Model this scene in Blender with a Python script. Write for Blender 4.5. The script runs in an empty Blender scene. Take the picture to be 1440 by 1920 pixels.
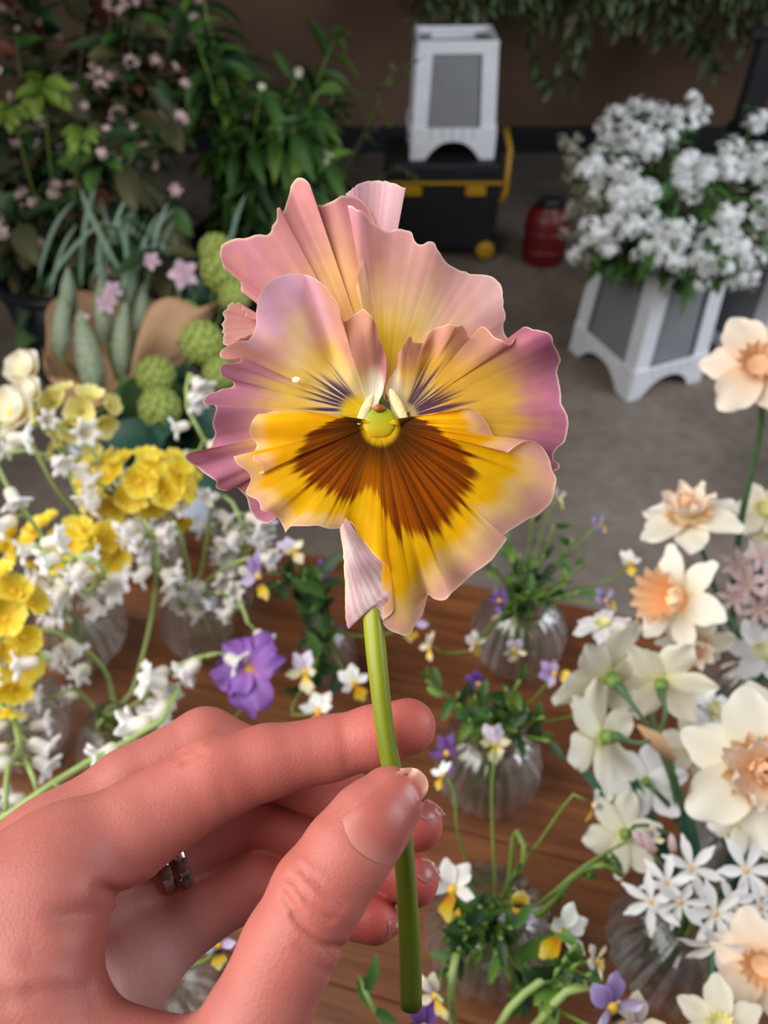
import bpy, math, random
import numpy as np
from mathutils import Vector, Matrix, Quaternion

# ------------------------------------------------------------------ camera, light, exposure
FPX = 1450.0                       # focal length in pixels of the 1440 x 1920 frame
CAMH = 1.44                        # camera height above the floor
PITCH = math.radians(45.0)
SC = bpy.context.scene
COL = SC.collection
CP, SP = math.cos(PITCH), math.sin(PITCH)
C_RIGHT, C_FWD, C_UP = Vector((1, 0, 0)), Vector((0, CP, -SP)), Vector((0, SP, CP))
CAM = Vector((0, 0, CAMH))

cam_data = bpy.data.cameras.new('camera')
cam_data.sensor_fit = 'VERTICAL'
cam_data.sensor_height = 36.0
cam_data.sensor_width = 27.0
cam_data.lens = FPX / 1920.0 * 36.0
cam_data.clip_start = 0.01
cam_data.dof.use_dof = True
cam_data.dof.focus_distance = 0.183
cam_data.dof.aperture_fstop = 15.5
camera = bpy.data.objects.new('camera', cam_data)
COL.objects.link(camera)
camera.location = CAM
camera.rotation_euler = (math.pi / 2 - PITCH, 0, 0)
SC.camera = camera

world = bpy.data.worlds.new('world')
SC.world = world
world.use_nodes = True
world.node_tree.nodes['Background'].inputs[0].default_value = (0.80, 0.88, 1.0, 1)
world.node_tree.nodes['Background'].inputs[1].default_value = 0.09

def area_light(name, loc, target, size, power, color):
    d = bpy.data.lights.new(name, 'AREA')
    d.shape = 'RECTANGLE'
    d.size, d.size_y = size
    d.energy = power
    d.color = color
    o = bpy.data.objects.new(name, d)
    COL.objects.link(o)
    o.location = loc
    o.rotation_euler = (Vector(target) - Vector(loc)).to_track_quat('-Z', 'Y').to_euler()
    return o
# daylight through the open doorway behind and to the left of the photographer
area_light('doorway_daylight', (-0.95, 0.02, 2.10), (0.0, 0.45, 1.0), (1.5, 1.5), 44, (1.0, 0.97, 0.94))
# cooler sky light through the wide doorway on the other side
area_light('side_door_daylight', (2.25, 0.75, 1.85), (0.5, 1.4, 0.5), (1.4, 1.6), 52, (0.86, 0.92, 1.0))

vs = SC.view_settings
vs.view_transform = 'Standard'
vs.look = 'None'
vs.exposure = 0.0
vs.gamma = 1.0
vs.use_curve_mapping = False

# ------------------------------------------------------------------ placing
def P(px, py, d):
    """world point seen at pixel (px, py) at depth d along the lens axis"""
    return CAM + C_FWD * d + C_RIGHT * ((px - 720) / FPX * d) + C_UP * ((960 - py) / FPX * d)
def on_z(px, py, z):
    v = C_FWD + C_RIGHT * ((px - 720) / FPX) + C_UP * ((960 - py) / FPX)
    return CAM + v * ((z - CAMH) / v.z)
def on_y(px, py, y):
    v = C_FWD + C_RIGHT * ((px - 720) / FPX) + C_UP * ((960 - py) / FPX)
    return CAM + v * (y / v.y)
def cdir(x, y, z):
    """direction given as right, up, towards the photographer"""
    return (C_RIGHT * x + C_UP * y - C_FWD * z).normalized()
def lin(r, g, b):
    f = lambda c: ((c / 255) / 12.92) if c / 255 <= 0.04045 else (((c / 255) + 0.055) / 1.055) ** 2.4
    return (f(r), f(g), f(b))

# ------------------------------------------------------------------ objects
def tag(o, label=None, cat=None, group=None, kind=None):
    if label: o['label'] = label
    if cat: o['category'] = cat
    if group: o['group'] = group
    if kind: o['kind'] = kind
    return o
def thing(name, loc, label, cat, group=None):
    o = bpy.data.objects.new(name, None)
    o.empty_display_size = 0.01
    COL.objects.link(o)
    o.location = loc
    return tag(o, label, cat, group)
def wloc(o):
    v = Vector((0, 0, 0))
    while o is not None:
        v = v + Vector(o.location)
        o = o.parent
    return v
def link(name, mesh, parent=None):
    o = bpy.data.objects.new(name, mesh)
    COL.objects.link(o)
    if parent is not None: o.parent = parent
    return o
def inst(name, mesh, parent, pos, quat=None, scale=1.0):
    """a mesh shared by many pieces, set at world position pos under an unrotated parent"""
    o = link(name, mesh, parent)
    o.location = Vector(pos) - (wloc(parent) if parent is not None else Vector((0, 0, 0)))
    if quat is not None:
        o.rotation_mode = 'QUATERNION'
        o.rotation_quaternion = quat
    o.scale = (scale, scale, scale) if not hasattr(scale, '__len__') else scale
    return o
def frame(nrm, up=None):
    """rotation that turns +Z to nrm and +Y towards up"""
    z = Vector(nrm).normalized()
    u = Vector(up) if up is not None else C_UP
    x = u.cross(z)
    if x.length < 1e-4: x = Vector((1, 0.1, 0)).cross(z)
    x.normalize()
    y = z.cross(x)
    return Matrix((x, y, z)).transposed().to_quaternion()

class MB:
    def __init__(s): s.V, s.F, s.UV, s.MI = [], [], [], []
    def add(s, verts, faces, uvs=None, mi=0):
        b = len(s.V)
        s.V.extend([tuple(v) for v in verts])
        s.F.extend([tuple(b + i for i in f) for f in faces])
        s.UV.extend(uvs if uvs is not None else [(0.5, 0.5)] * len(verts))
        s.MI.extend([mi] * len(faces))
        return s
    def grid(s, fn, nu, nv, mi=0, close_u=False):
        vs_, uv, fs = [], [], []
        for j in range(nv):
            for i in range(nu):
                u, v = i / (nu - 1 if not close_u else nu), j / (nv - 1)
                vs_.append(fn(u, v)); uv.append((u, v))
        for j in range(nv - 1):
            for i in range(nu if close_u else nu - 1):
                i2 = (i + 1) % nu
                fs.append((j * nu + i, j * nu + i2, (j + 1) * nu + i2, (j + 1) * nu + i))
        return s.add(vs_, fs, uv, mi)
    def tube(s, pts, radii, n=7, mi=0, cap=True):
        pts = [Vector(p) for p in pts]
        if not hasattr(radii, '__len__'): radii = [radii] * len(pts)
        vs_, fs, uv = [], [], []
        t0 = (pts[1] - pts[0]).normalized()
        a = t0.cross(Vector((0.13, 0.31, 0.94)))
        if a.length < 1e-3: a = t0.cross(Vector((1, 0, 0)))
        a.normalize()
        for k, p in enumerate(pts):
            t = (pts[min(k + 1, len(pts) - 1)] - pts[max(k - 1, 0)]).normalized()
            a = (a - t * a.dot(t)).normalized()
            b = t.cross(a)
            for i in range(n):
                th = 2 * math.pi * i / n
                vs_.append(p + (a * math.cos(th) + b * math.sin(th)) * radii[k])
                uv.append((i / n, k / (len(pts) - 1)))
        for k in range(len(pts) - 1):
            for i in range(n):
                fs.append((k * n + i, k * n + (i + 1) % n, (k + 1) * n + (i + 1) % n, (k + 1) * n + i))
        if cap:
            fs.append(tuple(range(n))[::-1])
            fs.append(tuple((len(pts) - 1) * n + i for i in range(n)))
        return s.add(vs_, fs, uv, mi)
    def box(s, c, size, rot=None, mi=0, taper=1.0, bev=0.0):
        hx, hy, hz = size[0] / 2, size[1] / 2, size[2] / 2
        vs_ = []
        b = min(bev, hx * .49, hy * .49, hz * .49)
        if b <= 0:
            for z in (-1, 1):
                k = 1.0 if z < 0 else taper
                for x, y in ((-1, -1), (1, -1), (1, 1), (-1, 1)):
                    vs_.append(Vector((x * hx * k, y * hy * k, z * hz)))
            fs = [(3, 2, 1, 0), (4, 5, 6, 7), (0, 1, 5, 4), (1, 2, 6, 5), (2, 3, 7, 6), (3, 0, 4, 7)]
        else:
            rings = [(-hz, b), (-hz + b, 0), (hz - b, 0), (hz, b)]
            for z, ins in rings:
                k = 1.0 + (taper - 1.0) * (z + hz) / (2 * hz)
                X, Y = hx * k - ins, hy * k - ins
                for x, y in ((-X + b, -Y), (X - b, -Y), (X, -Y + b), (X, Y - b), (X - b, Y), (-X + b, Y), (-X, Y - b), (-X, -Y + b)):
                    vs_.append(Vector((x, y, z)))
            fs = [tuple(range(7, -1, -1)), tuple(range(24, 32))]
            for k in range(3):
                for i in range(8):
                    fs.append((k * 8 + i, k * 8 + (i + 1) % 8, (k + 1) * 8 + (i + 1) % 8, (k + 1) * 8 + i))
        c = Vector(c)
        vs_ = [c + (rot @ v if rot is not None else v) for v in vs_]
        return s.add(vs_, fs, None, mi)
    def lathe(s, prof, n=24, c=(0, 0, 0), mi=0, rot=None, rib=0.0, nrib=0):
        c = Vector(c)
        def fn(u, v):
            k = v * (len(prof) - 1); i = min(int(k), len(prof) - 2); f = k - i
            r = prof[i][0] * (1 - f) + prof[i + 1][0] * f
            z = prof[i][1] * (1 - f) + prof[i + 1][1] * f
            th = 2 * math.pi * u
            if rib: r *= 1 + rib * math.cos(nrib * th)
            p = Vector((r * math.cos(th), r * math.sin(th), z))
            return c + (rot @ p if rot is not None else p)
        return s.grid(fn, n, len(prof), mi, close_u=True)
    def mesh(s, name, mats, smooth=True, off=Vector((0, 0, 0)), cols=None):
        m = bpy.data.meshes.new(name)
        m.from_pydata([tuple(Vector(v) - off) for v in s.V] if off.length else s.V, [], s.F)
        if not isinstance(mats, (list, tuple)): mats = [mats]
        for k in mats: m.materials.append(k)
        if len(mats) > 1: m.polygons.foreach_set('material_index', s.MI)
        if smooth: m.polygons.foreach_set('use_smooth', [True] * len(s.F))
        uvl = m.uv_layers.new(name='UVMap')
        li = np.zeros(len(m.loops), dtype=np.int32)
        m.loops.foreach_get('vertex_index', li)
        uvl.data.foreach_set('uv', np.array(s.UV, dtype=np.float32)[li].ravel())
        m.update()
        return m
    def build(s, name, mats, parent=None, smooth=True):
        off = wloc(parent) if parent is not None else Vector((0, 0, 0))
        return link(name, s.mesh(name, mats, smooth, off), parent)

def catmull(pts, n, uniform=True):
    """n points evenly spread along a smooth curve through pts (numpy, any dimension)"""
    p = np.array([tuple(q) for q in pts], dtype=float)
    e = np.vstack([2 * p[0] - p[1], p, 2 * p[-1] - p[-2]])
    out = []
    for i in range(1, len(e) - 2):
        t = np.linspace(0, 1, 12, endpoint=False)[:, None]
        a, b, c, d = e[i - 1], e[i], e[i + 1], e[i + 2]
        out.append(.5 * (2 * b + (c - a) * t + (2 * a - 5 * b + 4 * c - d) * t ** 2 + (3 * b - a - 3 * c + d) * t ** 3))
    out.append(p[-1:])
    q = np.vstack(out)
    L = np.concatenate([[0], np.cumsum(np.linalg.norm(np.diff(q, axis=0), axis=1))])
    s = np.linspace(0, L[-1], n)
    return np.stack([np.interp(s, L, q[:, k]) for k in range(q.shape[1])], axis=1)

# ------------------------------------------------------------------ materials
def new_mat(name):
    m = bpy.data.materials.new(name)
    m.use_nodes = True
    nt = m.node_tree
    return m, nt, nt.nodes['Principled BSDF'], nt.nodes['Material Output']
def ramp(nt, stops):
    r = nt.nodes.new('ShaderNodeValToRGB')
    el = r.color_ramp.elements
    while len(el) < len(stops): el.new(0.5)
    for e, (p, c) in zip(el, stops):
        e.position = p
        e.color = (c[0], c[1], c[2], 1)
    return r
def noise(nt, scale, detail=3.0, coord='Object', stretch=None, rough=.55, rotz=0.0):
    tc = nt.nodes.new('ShaderNodeTexCoord')
    n = nt.nodes.new('ShaderNodeTexNoise')
    n.inputs['Scale'].default_value = scale
    n.inputs['Detail'].default_value = detail
    n.inputs['Roughness'].default_value = rough
    if stretch:
        mp = nt.nodes.new('ShaderNodeMapping')
        mp.inputs['Scale'].default_value = stretch
        mp.inputs['Rotation'].default_value = (0, 0, rotz)
        nt.links.new(tc.outputs[coord], mp.inputs['Vector'])
        nt.links.new(mp.outputs['Vector'], n.inputs['Vector'])
    else:
        nt.links.new(tc.outputs[coord], n.inputs['Vector'])
    return n
def add_bump(nt, bs, node, strength, dist=0.002):
    b = nt.nodes.new('ShaderNodeBump')
    b.inputs['Strength'].default_value = strength
    b.inputs['Distance'].default_value = dist
    nt.links.new(node.outputs[0], b.inputs['Height'])
    nt.links.new(b.outputs[0], bs.inputs['Normal'])
    return b
def plain(name, col, rough=.5, var=.12, scale=30., bump=0., metal=0., spec=.5, bscale=None):
    m, nt, bs, out = new_mat(name)
    n = noise(nt, scale)
    r = ramp(nt, [(.3, [c * (1 - var) for c in col]), (.7, [min(1, c * (1 + var)) for c in col])])
    nt.links.new(n.outputs[0], r.inputs[0])
    nt.links.new(r.outputs[0], bs.inputs['Base Color'])
    bs.inputs['Roughness'].default_value = rough
    bs.inputs['Metallic'].default_value = metal
    bs.inputs['Specular IOR Level'].default_value = spec
    if bump: add_bump(nt, bs, n if not bscale else noise(nt, bscale, 4), bump)
    return m
def thin_leaf(name, stops, transl=.3, rough=.5, streak=0.0, var=.18, spec=.4):
    """petal or leaf: colour runs from base to tip (V of the UV map), some light passes through"""
    m, nt, bs, out = new_mat(name)
    uv = nt.nodes.new('ShaderNodeUVMap'); uv.uv_map = 'UVMap'
    sep = nt.nodes.new('ShaderNodeSeparateXYZ')
    nt.links.new(uv.outputs[0], sep.inputs[0])
    r = ramp(nt, stops)
    nt.links.new(sep.outputs['Y'], r.inputs[0])
    oi = nt.nodes.new('ShaderNodeObjectInfo')
    hsv = nt.nodes.new('ShaderNodeHueSaturation')
    mr = nt.nodes.new('ShaderNodeMapRange')
    mr.inputs['To Min'].default_value, mr.inputs['To Max'].default_value = 1 - var, 1 + var
    nt.links.new(oi.outputs['Random'], mr.inputs['Value'])
    nt.links.new(mr.outputs[0], hsv.inputs['Value'])
    nt.links.new(r.outputs[0], hsv.inputs['Color'])
    src = hsv.outputs[0]
    if streak:
        n = noise(nt, 9.0, 2.0, 'UV', (5, .5, 1))
        mx = nt.nodes.new('ShaderNodeMix'); mx.data_type = 'RGBA'; mx.blend_type = 'MULTIPLY'
        mx.inputs[0].default_value = streak
        rr = ramp(nt, [(.35, (.55, .5, .5)), (.65, (1, 1, 1))])
        nt.links.new(n.outputs[0], rr.inputs[0])
        nt.links.new(src, mx.inputs[6]); nt.links.new(rr.outputs[0], mx.inputs[7])
        src = mx.outputs[2]
    nt.links.new(src, bs.inputs['Base Color'])
    bs.inputs['Roughness'].default_value = rough
    bs.inputs['Specular IOR Level'].default_value = spec
    tr = nt.nodes.new('ShaderNodeBsdfTranslucent')
    nt.links.new(src, tr.inputs['Color'])
    mix = nt.nodes.new('ShaderNodeMixShader')
    mix.inputs[0].default_value = transl
    nt.links.new(bs.outputs[0], mix.inputs[1])
    nt.links.new(tr.outputs[0], mix.inputs[2])
    nt.links.new(mix.outputs[0], out.inputs['Surface'])
    return m

# ------------------------------------------------------------------ the setting
def m_concrete():
    m, nt, bs, out = new_mat('concrete')
    a, b = noise(nt, 2.2, 6, rough=.65), noise(nt, 26., 5)
    r = ramp(nt, [(.3, lin(92, 81, 73)), (.5, lin(124, 111, 100)), (.72, lin(142, 131, 122))])
    nt.links.new(a.outputs[0], r.inputs[0])
    mx = nt.nodes.new('ShaderNodeMix'); mx.data_type = 'RGBA'; mx.blend_type = 'MULTIPLY'; mx.inputs[0].default_value = .6
    r2 = ramp(nt, [(.3, (.62, .6, .58)), (.6, (1, 1, 1))])
    nt.links.new(b.outputs[0], r2.inputs[0])
    nt.links.new(r.outputs[0], mx.inputs[6]); nt.links.new(r2.outputs[0], mx.inputs[7])
    nt.links.new(mx.outputs[2], bs.inputs['Base Color'])
    bs.inputs['Roughness'].default_value = .7
    add_bump(nt, bs, b, .25)
    return m
def m_wood(name, rotz, c0, c1, c2):
    m, nt, bs, out = new_mat(name)
    a = noise(nt, 3.0, 5, 'Object', (1.6, 22, 22), rotz=rotz, rough=.6)
    b = noise(nt, 14., 4, 'Object', (1.0, 30, 30), rotz=rotz)
    r = ramp(nt, [(.28, c0), (.5, c1), (.75, c2)])
    nt.links.new(a.outputs[0], r.inputs[0])
    mx = nt.nodes.new('ShaderNodeMix'); mx.data_type = 'RGBA'; mx.blend_type = 'MULTIPLY'; mx.inputs[0].default_value = .7
    r2 = ramp(nt, [(.32, (.55, .5, .45)), (.55, (1, 1, 1))])
    nt.links.new(b.outputs[0], r2.inputs[0])
    nt.links.new(r.outputs[0], mx.inputs[6]); nt.links.new(r2.outputs[0], mx.inputs[7])
    nt.links.new(mx.outputs[2], bs.inputs['Base Color'])
    bs.inputs['Roughness'].default_value = .42
    add_bump(nt, bs, b, .12, .001)
    return m
M_CONC = m_concrete()
M_WALL = plain('wall_board', lin(104, 80, 64), .8, .08, 3.0, .1, bscale=60)
M_SKIRT = plain('skirting_black', lin(34, 34, 40), .5)
ROT_T = math.radians(-14.5)
M_TABLE = m_wood('oak', 0.0, lin(82, 42, 17), lin(114, 65, 31), lin(140, 86, 47))
M_SHELF = plain('shelf_board', lin(92, 72, 56), .7)

WALL_Y = 3.95
mb = MB(); mb.box((0, 1.6, -.05), (9, 9, .1)); tag(mb.build('floor', M_CONC, None, False), kind='structure')
mb = MB(); mb.box((0, WALL_Y + .06, 1.3), (9, .12, 2.7)); tag(mb.build('wall_back', M_WALL, None, False), kind='structure')
mb = MB(); mb.box((0, WALL_Y - .009, .055), (9, .02, .13), bev=.004); tag(mb.build('baseboard_back', M_SKIRT, None, False), kind='structure')

# the table: boards side by side, apron and legs
TZ = .75
E1, E2 = on_z(340, 990, TZ), on_z(1230, 1165, TZ)
tdir = (E2 - E1).normalized(); tdir.z = 0
tn = Vector((tdir.y, -tdir.x, 0))             # from the far edge towards the photographer
corner = E1 - tdir * .135
Rt = Matrix((tdir, -tn, Vector((0, 0, 1)))).transposed()
LEN, BW, NB = 1.75, .142, 6
table = thing('wooden_table', corner + tdir * LEN / 2 + tn * BW * NB / 2 - Vector((0, 0, TZ)), 'honey-brown oak table of long boards carrying the glass vases', 'table')
bm_ = MB(); bm_.box((0, 0, 0), (LEN, BW - .0006, .03), bev=.0007)
board = bm_.mesh('board', M_TABLE, False)
for k in range(NB):
    inst('plank', board, table, corner + tdir * LEN / 2 + tn * BW * (k + .5) - Vector((0, 0, .015 + (k % 2) * .0003)), Rt.to_quaternion())
for a in (.06, LEN - .06):
    for b in (.06, BW * NB - .06):
        c = corner + tdir * a + tn * b
        mb = MB(); mb.box((c.x, c.y, .36), (.055, .055, .721), Rt, bev=.004); mb.build('leg', M_TABLE, table, False)
for b in (.06, BW * NB - .06):
    c = corner + tdir * LEN / 2 + tn * b
    mb = MB(); mb.box((c.x, c.y, .68), (LEN - .17, .022, .08), Rt, bev=.003); mb.build('apron', M_TABLE, table, False)
# ------------------------------------------------------------------ the ruffled pansy
PD = .186                                           # distance of the flower from the lens
def cpt(cx, cy): return (340 + cx / 1.9459, 320 + cy / 1.9459)
def vnoise(x, seed=0):
    """smooth 1-D noise in -1..1"""
    rs = np.random.RandomState(seed); tab = rs.uniform(-1, 1, 4096)
    x = np.asarray(x, float) + 1000.; i = np.floor(x).astype(int); f = x - i; f = f * f * (3 - 2 * f)
    return tab[i % 4096] * (1 - f) + tab[(i + 1) % 4096] * f
def vnoise2(x, y, seed=0):
    rs = np.random.RandomState(seed); tab = rs.uniform(-1, 1, (256, 256))
    x = np.asarray(x, float) + 500.; y = np.asarray(y, float) + 500.
    i, j = np.floor(x).astype(int), np.floor(y).astype(int); f, g = x - i, y - j
    f, g = f * f * (3 - 2 * f), g * g * (3 - 2 * g)
    t = lambda a, b: tab[a % 256, b % 256]
    return (t(i, j) * (1 - f) + t(i + 1, j) * f) * (1 - g) + (t(i, j + 1) * (1 - f) + t(i + 1, j + 1) * f) * g
def sstep(a, b, x):
    t = np.clip((x - a) / (b - a), 0, 1); return t * t * (3 - 2 * t)
def mixc(a, b, w):
    w = np.clip(w, 0, 1)[..., None]; return np.asarray(a) * (1 - w) + np.asarray(b) * w

def m_pansy():
    m, nt, bs, out = new_mat('pansy_petal')
    at = nt.nodes.new('ShaderNodeVertexColor'); at.layer_name = 'Col'
    nt.links.new(at.outputs[0], bs.inputs['Base Color'])
    bs.inputs['Roughness'].default_value = .55
    bs.inputs['Specular IOR Level'].default_value = .07
    bs.inputs['Sheen Weight'].default_value = .04
    tr = nt.nodes.new('ShaderNodeBsdfTranslucent')
    nt.links.new(at.outputs[0], tr.inputs['Color'])
    mix = nt.nodes.new('ShaderNodeMixShader'); mix.inputs[0].default_value = .38
    nt.links.new(bs.outputs[0], mix.inputs[1]); nt.links.new(tr.outputs[0], mix.inputs[2])
    nt.links.new(mix.outputs[0], out.inputs['Surface'])
    return m
M_PANSY = m_pansy()

class Sheet:
    """surfaces of one petal: grids in crop coordinates plus relief (metres towards the lens) plus pigment"""
    def __init__(s): s.V, s.F, s.C = [], [], []
    def grid(s, X, Y, Z, col):
        b = sum(len(v) for v in s.V)
        n, m = X.shape
        px, py = 340 + X / 1.9459, 320 + Y / 1.9459
        d = PD - Z
        w = (np.array(CAM)[None, None] + d[..., None] * (np.array(C_FWD) + ((px - 720) / FPX)[..., None] * np.array(C_RIGHT)
             + ((960 - py) / FPX)[..., None] * np.array(C_UP)))
        s.V.append(w.reshape(-1, 3)); s.C.append(col.reshape(-1, 3))
        idx = np.arange(n * m).reshape(n, m) + b
        s.F.append(np.stack([idx[:-1, :-1], idx[:-1, 1:], idx[1:, 1:], idx[1:, :-1]], -1).reshape(-1, 4))
    def fan(s, outline, base, relief, pigment, ns=230, nt=60, gap=.06, jag=2.8, seed=1):
        o = catmull(outline, ns)
        s_ = np.linspace(0, 1, ns)
        nrm = np.gradient(o, axis=0); nrm = np.stack([nrm[:, 1], -nrm[:, 0]], 1); nrm /= np.linalg.norm(nrm, axis=1)[:, None] + 1e-9
        o = o + nrm * (vnoise(s_ * 95, seed)[:, None] * jag * 1.5 + vnoise(s_ * 40, seed + 9)[:, None] * jag * 1.8)
        t = np.linspace(gap, 1, nt)
        T, S = np.meshgrid(t, s_)
        base = np.asarray(base, float)
        X = base[0] + (o[:, 0:1] - base[0]) * T
        Y = base[1] + (o[:, 1:2] - base[1]) * T
        fine = .94 + .07 * vnoise(S * 95, seed + 50) + .05 * vnoise2(X / 34, Y / 34, seed)
        s.grid(X, Y, relief(S, T, X, Y), pigment(S, T, X, Y) * fine[..., None])
    def loft(s, A, B, relief, pigment, ns=90, nt=36, jag=1.5, seed=3):
        a, b = catmull(A, ns), catmull(B, ns)
        s_ = np.linspace(0, 1, ns)
        b = b + np.stack([vnoise(s_ * 30, seed), vnoise(s_ * 30, seed + 5)], 1) * jag * 1.6
        T, S = np.meshgrid(np.linspace(0, 1, nt), s_)
        X = a[:, 0:1] * (1 - T) + b[:, 0:1] * T
        Y = a[:, 1:2] * (1 - T) + b[:, 1:2] * T
        s.grid(X, Y, relief(S, T, X, Y), pigment(S, T, X, Y))
    def build(s, name, parent, label=None):
        V, F, C = np.vstack(s.V), np.vstack(s.F), np.vstack(s.C)
        m = bpy.data.meshes.new(name)
        m.from_pydata((V - np.array(wloc(parent))).tolist(), [], F.tolist())
        m.materials.append(M_PANSY)
        m.polygons.foreach_set('use_smooth', [True] * len(F))
        ca = m.color_attributes.new('Col', 'FLOAT_COLOR', 'POINT')
        ca.data.foreach_set('color', np.hstack([np.clip(C, 0, 1), np.ones((len(C), 1))]).astype(np.float32).ravel())
        m.update()
        o = link(name, m, parent)
        if label: o['label'] = label
        return o
L_ = lambda *c: np.array(lin(*c))
THROAT = (722., 915.)
def veins(S, f, seed): return vnoise(S * f, seed) * .6 + vnoise(S * f * 2.3, seed + 1) * .4
CREAM, YEL, PEACH, PINK, MAUVE, LILAC, GOLD = L_(255, 236, 205), L_(255, 214, 92), L_(244, 178, 136), L_(224, 150, 150), L_(196, 122, 152), L_(240, 190, 214), L_(250, 186, 20)
TAN = L_(220, 160, 134)
def edge_line(c, T, w=.985): return mixc(c, CREAM, sstep(w, 1.0, T) * .75)

def ruf(S, T, n, a, seed, p=2.6):
    return 1.25 * a * T ** (p + 2.2) * (np.sin(2 * math.pi * (n * S + .35 * vnoise(S * n, seed))) + .55 * vnoise(S * n * 2.7, seed + 3)) + .00005 * T * veins(S, 40, seed + 7) + .0006 * T * vnoise2(S * 5, T * 1.6, seed + 17)

pansy_at = P(770, 1888, .188)
pansy = thing('ruffled_pansy', pansy_at, 'large ruffled pink and yellow pansy with dark blotch held in the hand', 'flower')

# upper back petal on the left
U1 = [(690, 640), (500, 640), (330, 560), (275, 470), (222, 442), (217, 405), (224, 368), (172, 368), (146, 332), (135, 290), (158, 262), (240, 236), (312, 236), (338, 200), (352, 136), (372, 152), (392, 92), (414, 34), (440, 28), (468, 62), (497, 124), (545, 106), (590, 86), (628, 86), (660, 120), (720, 230), (750, 420), (748, 620)]
def pg(S, T, X, Y):
    r = np.hypot(X - 735, Y - 690)
    v = veins(S, 34, 21)
    w = sstep(260, 560, r + 120 * v)
    c = mixc(YEL, PEACH, sstep(60, 330, r + 110 * v))
    c = mixc(c, PINK, w)
    c = mixc(c, MAUVE, .35 * sstep(.1, .7, vnoise2(X / 90, Y / 90, 4)) * sstep(300, 600, r))
    c = mixc(c, L_(255, 205, 120), .8 * np.exp(-((X - 560) / 90 - (Y - 420) / 700) ** 2) * sstep(620, 330, r) * (.6 + .5 * v))
    return edge_line(c, T)
sh = Sheet()
sh.fan(U1, (742, 850), lambda S, T, X, Y: -.0095 + .004 * T - .0065 * T ** 2 + ruf(S, T, 7, .0017, 11), pg, seed=31)
# the small lobe showing between the two left petals
sh.fan([(330, 640), (262, 600), (170, 640), (155, 615), (149, 570), (158, 520), (178, 490), (202, 482), (225, 500), (236, 530), (270, 540), (330, 500)], (360, 570),
       lambda S, T, X, Y: -.0080 + .0012 * T + .0008 * np.sin(9 * S), lambda S, T, X, Y: edge_line(mixc(L_(226, 168, 152), PINK, .5 + .5 * veins(S, 20, 3)), T, .95), ns=80, nt=26, seed=5)
sh.build('petal', pansy, 'salmon pink upper back petal with wavy edge')

# upper back petal on the right, with the fold that turns up behind it
U2 = [(745, 690), (690, 560), (660, 495), (641, 440), (650, 380), (665, 305), (666, 235), (650, 172), (602, 122), (650, 143), (690, 185), (735, 213), (770, 214), (800, 212), (840, 228), (868, 262), (915, 264), (945, 300), (980, 350), (1040, 377), (1108, 377), (1150, 400), (1172, 450), (1178, 560), (1192, 645), (1110, 720), (960, 740), (800, 740)]
def pg(S, T, X, Y):
    r = np.hypot(X - 760, Y - 640)
    v = veins(S, 38, 41)
    c = mixc(L_(255, 216, 70), L_(250, 214, 150), sstep(20, 190, r + 50 * v))
    c = mixc(c, L_(226, 168, 154), sstep(110, 330, r + 70 * v))
    c = mixc(c, L_(218, 154, 164), sstep(300, 520, r + 60 * v))
    c = mixc(c, L_(236, 196, 196), .5 * sstep(900, 1150, X) * sstep(650, 450, Y))
    return edge_line(c, T)
sh = Sheet()
sh.fan(U2, (744, 850), lambda S, T, X, Y: -.0060 + .003 * T - .0045 * T ** 2 + ruf(S, T, 6, .0018, 15) + .0030 * np.exp(-((X - 655) / 45) ** 2) * T, pg, seed=33)
sh.loft([(628, 150), (660, 210), (710, 260), (785, 240)], [(600, 85), (660, 42), (750, 40), (818, 64)],
        lambda S, T, X, Y: -.0120 - .0035 * T + .0016 * np.sin(7 * S + 1) * T,
        lambda S, T, X, Y: edge_line(mixc(mixc(L_(214, 150, 190), L_(240, 196, 205), sstep(.15, .5, S)), L_(226, 172, 178), .5 + .6 * veins(S, 16, 8)), T, .96))
sh.build('petal', pansy, 'pale pink upper back petal with edge folded behind')

# side petal on the left
L1 = [(700, 900), (738, 800), (746, 735), (741, 665), (722, 600), (700, 540), (666, 497), (634, 520), (606, 550), (580, 547), (578, 492), (550, 455), (510, 411), (470, 386), (420, 378), (370, 386), (325, 406), (291, 440), (276, 500), (270, 560), (250, 610), (200, 630), (152, 650), (138, 672), (152, 690), (190, 690), (214, 682), (208, 702), (150, 710), (148, 735), (178, 765), (184, 786), (110, 806), (76, 836), (86, 856), (124, 862), (119, 920), (131, 958), (117, 985), (90, 1015), (22, 1036), (26, 1060), (80, 1096), (130, 1131), (128, 1156), (166, 1172), (200, 1160), (231, 1192), (246, 1242), (282, 1272), (340, 1268), (460, 1150), (600, 1010), (690, 930)]
def whisk(X, Y, S, ox, oy, lo, hi, a0, a1, seed, side):
    th = np.degrees(np.arctan2(-(Y - oy), (X - ox) * side))       # angle above the horizontal
    r = np.hypot(X - ox, Y - oy)
    inside = sstep(a0 - 5, a0 + 3, th) * sstep(a1 + 5, a1 - 3, th)
    f = vnoise(th / 2.1, seed) * .75 + vnoise(th / .9, seed + 2) * .35
    reach = hi * (.72 + .45 * f)
    line = sstep(-.25, .35, f + .35 * sstep(hi * .8, hi * .3, r))
    return inside * sstep(lo * .8, lo * 1.25, r) * sstep(reach, reach * .6, r) * (.55 + .45 * line)
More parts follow.
